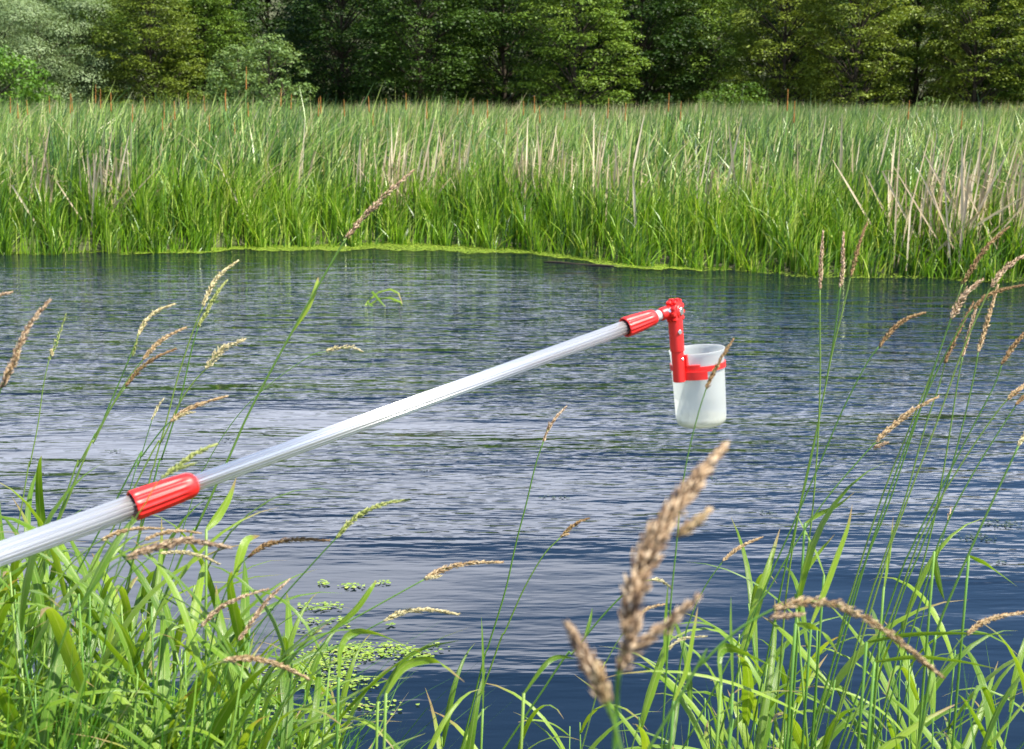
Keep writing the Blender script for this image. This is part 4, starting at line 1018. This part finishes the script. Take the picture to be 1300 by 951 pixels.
# upper and lower arm tubes
arm = hobj('arm', *cyl_between((0, 0, -0.008), (0, 0, -52 * px), 9.2 * px, 48, 0.001), M['red'], pole)
arm2 = hobj('arm', *cyl_between((0, 0, -51 * px), (0, 0, -92 * px), 8.0 * px, 48, 0.001), M['red'], pole)
def screw(p, nrm, r, parent):
    p, nrm = Vector(p), Vector(nrm).normalized()
    hobj('screw', *cyl_between(p - nrm * 0.001, p + nrm * 0.0014, r, 20, 0.0006), M['steel'], parent)
n_ = Vector((0.45, -0.89, 0)); screw(n_ * 9.2 * px + Vector((0, 0, -26 * px)), n_, 3.0 * px, arm)
n_ = Vector((0.70, -0.71, 0)); screw(n_ * 8.0 * px + Vector((0, 0, -62 * px)), n_, 2.0 * px, arm2)
pn = (pole_m @ Vector((0, 0, L5 + 0.012))) ; scr_d = Vector((0.35, -0.85, 0.35)).normalized()
pl = head_m.inverted() @ pn; screw(pl + scr_d * 0.0098, scr_d, 2.6 * px, sock)

def boxv(x0, x1, y0, y1, z0, z1, bev=0.0008):
    import bmesh
    bm = bmesh.new(); bmesh.ops.create_cube(bm, size=1)
    for v in bm.verts: v.co = Vector((x0 + (v.co.x + .5) * (x1 - x0), y0 + (v.co.y + .5) * (y1 - y0), z0 + (v.co.z + .5) * (z1 - z0)))
    bmesh.ops.bevel(bm, geom=list(bm.edges), offset=bev, segments=2, affect='EDGES', profile=0.5)
    V = [v.co.copy() for v in bm.verts]; bm.verts.index_update(); F_ = [tuple(v.index for v in f.verts) for f in bm.faces]
    bm.free(); return V, F_
# cup frame: standing behind and beside the arm, in the same leaning frame
R_TOP = 35.5 * px; R_BOT = 33.2 * px
cup_c = Vector((29.0 * px, 36.0 * px, 0)); z_top, z_bot = -58 * px, -159 * px
# bracket: curved arm that follows the cup wall, two steps
def arc_band(a0, a1, r_in, r_out, z0, z1, steps=26):
    V, F_ = [], []
    for i in range(steps + 1):
        a = a0 + (a1 - a0) * i / steps; c, s = math.cos(a), math.sin(a)
        for r, z in ((r_in, z0), (r_out, z0), (r_out, z1), (r_in, z1)):
            V.append(cup_c + Vector((c * r, s * r, z)))
    for i in range(steps):
        for k in range(4):
            a = 4 * i + k; b_ = 4 * i + (k + 1) % 4
            F_.append((a, a + 4, b_ + 4, b_))
    F_.append((0, 1, 2, 3)); F_.append(tuple(4 * steps + k for k in (3, 2, 1, 0)))
    return V, F_
D = math.radians
z_strap = -83 * px
strap = hobj('strap', *arc_band(D(-104), D(255), R_TOP * 0.985, R_TOP * 0.985 + 0.0020, z_strap + 1 * px, z_strap + 8.0 * px, 60), M['red'], pole)
brk = hobj('bracket', *arc_band(D(-134), D(-92), R_TOP * 0.985, R_TOP + 0.0055, -90 * px, -72 * px, 14), M['red'], pole)
hobj('bracket_step', *arc_band(D(-128), D(-80), R_TOP + 0.0020, R_TOP + 0.0085, -91 * px, -80 * px, 14), M['red'], brk)
hobj('bracket_lug', *arc_band(D(-128), D(-116), R_TOP * 0.985, R_TOP + 0.0065, -73 * px, -58 * px, 6), M['red'], brk)

# the cup itself: thin open shell with rounded foot, held by the strap
cup = empty('plastic_cup', head_m @ (cup_c + Vector((0, 0, z_bot)))); cup.rotation_euler = head_m.to_euler()
tag(cup, 'translucent white plastic cup clamped in the red holder of the pole', 'cup')
H = z_top - z_bot
prof = [(0.000, R_BOT * 0.72), (0.0012, R_BOT * 0.84), (0.0045, R_BOT * 0.945), (0.009, R_BOT * 0.985), (0.016, R_BOT), (H * 0.4, R_BOT * 1.02), (H * 0.75, R_TOP * 0.975), (H * 0.94, R_TOP * 0.985), (H * 0.965, R_TOP * 1.01), (H, R_TOP * 1.035), (H + 0.0006, R_TOP * 1.03), (H - 0.0004, R_TOP * 1.005), (H * 0.95, R_TOP * 0.965), (H * 0.75, R_TOP * 0.958), (H * 0.4, R_BOT * 1.0)]
wob = lambda a, i: 1 + (0.012 * math.sin(2 * a + 0.6) + 0.004 * math.sin(5 * a)) * (1 if 6 <= i <= 12 else 0.3)
obj('cup_wall', py_mesh('cup_wall', *lathe(prof, 96, wob, cap=False), M['milky'], True), cup)
obj('cup_base', py_mesh('cup_base', *lathe([(0.0002, R_BOT * 0.70), (0.0016, R_BOT * 0.81), (0.005, R_BOT * 0.915), (0.010, R_BOT * 0.955), (0.0135, R_BOT * 0.962), (0.0138, R_BOT * 0.90)], 96), M['milky_base'], True), cup)
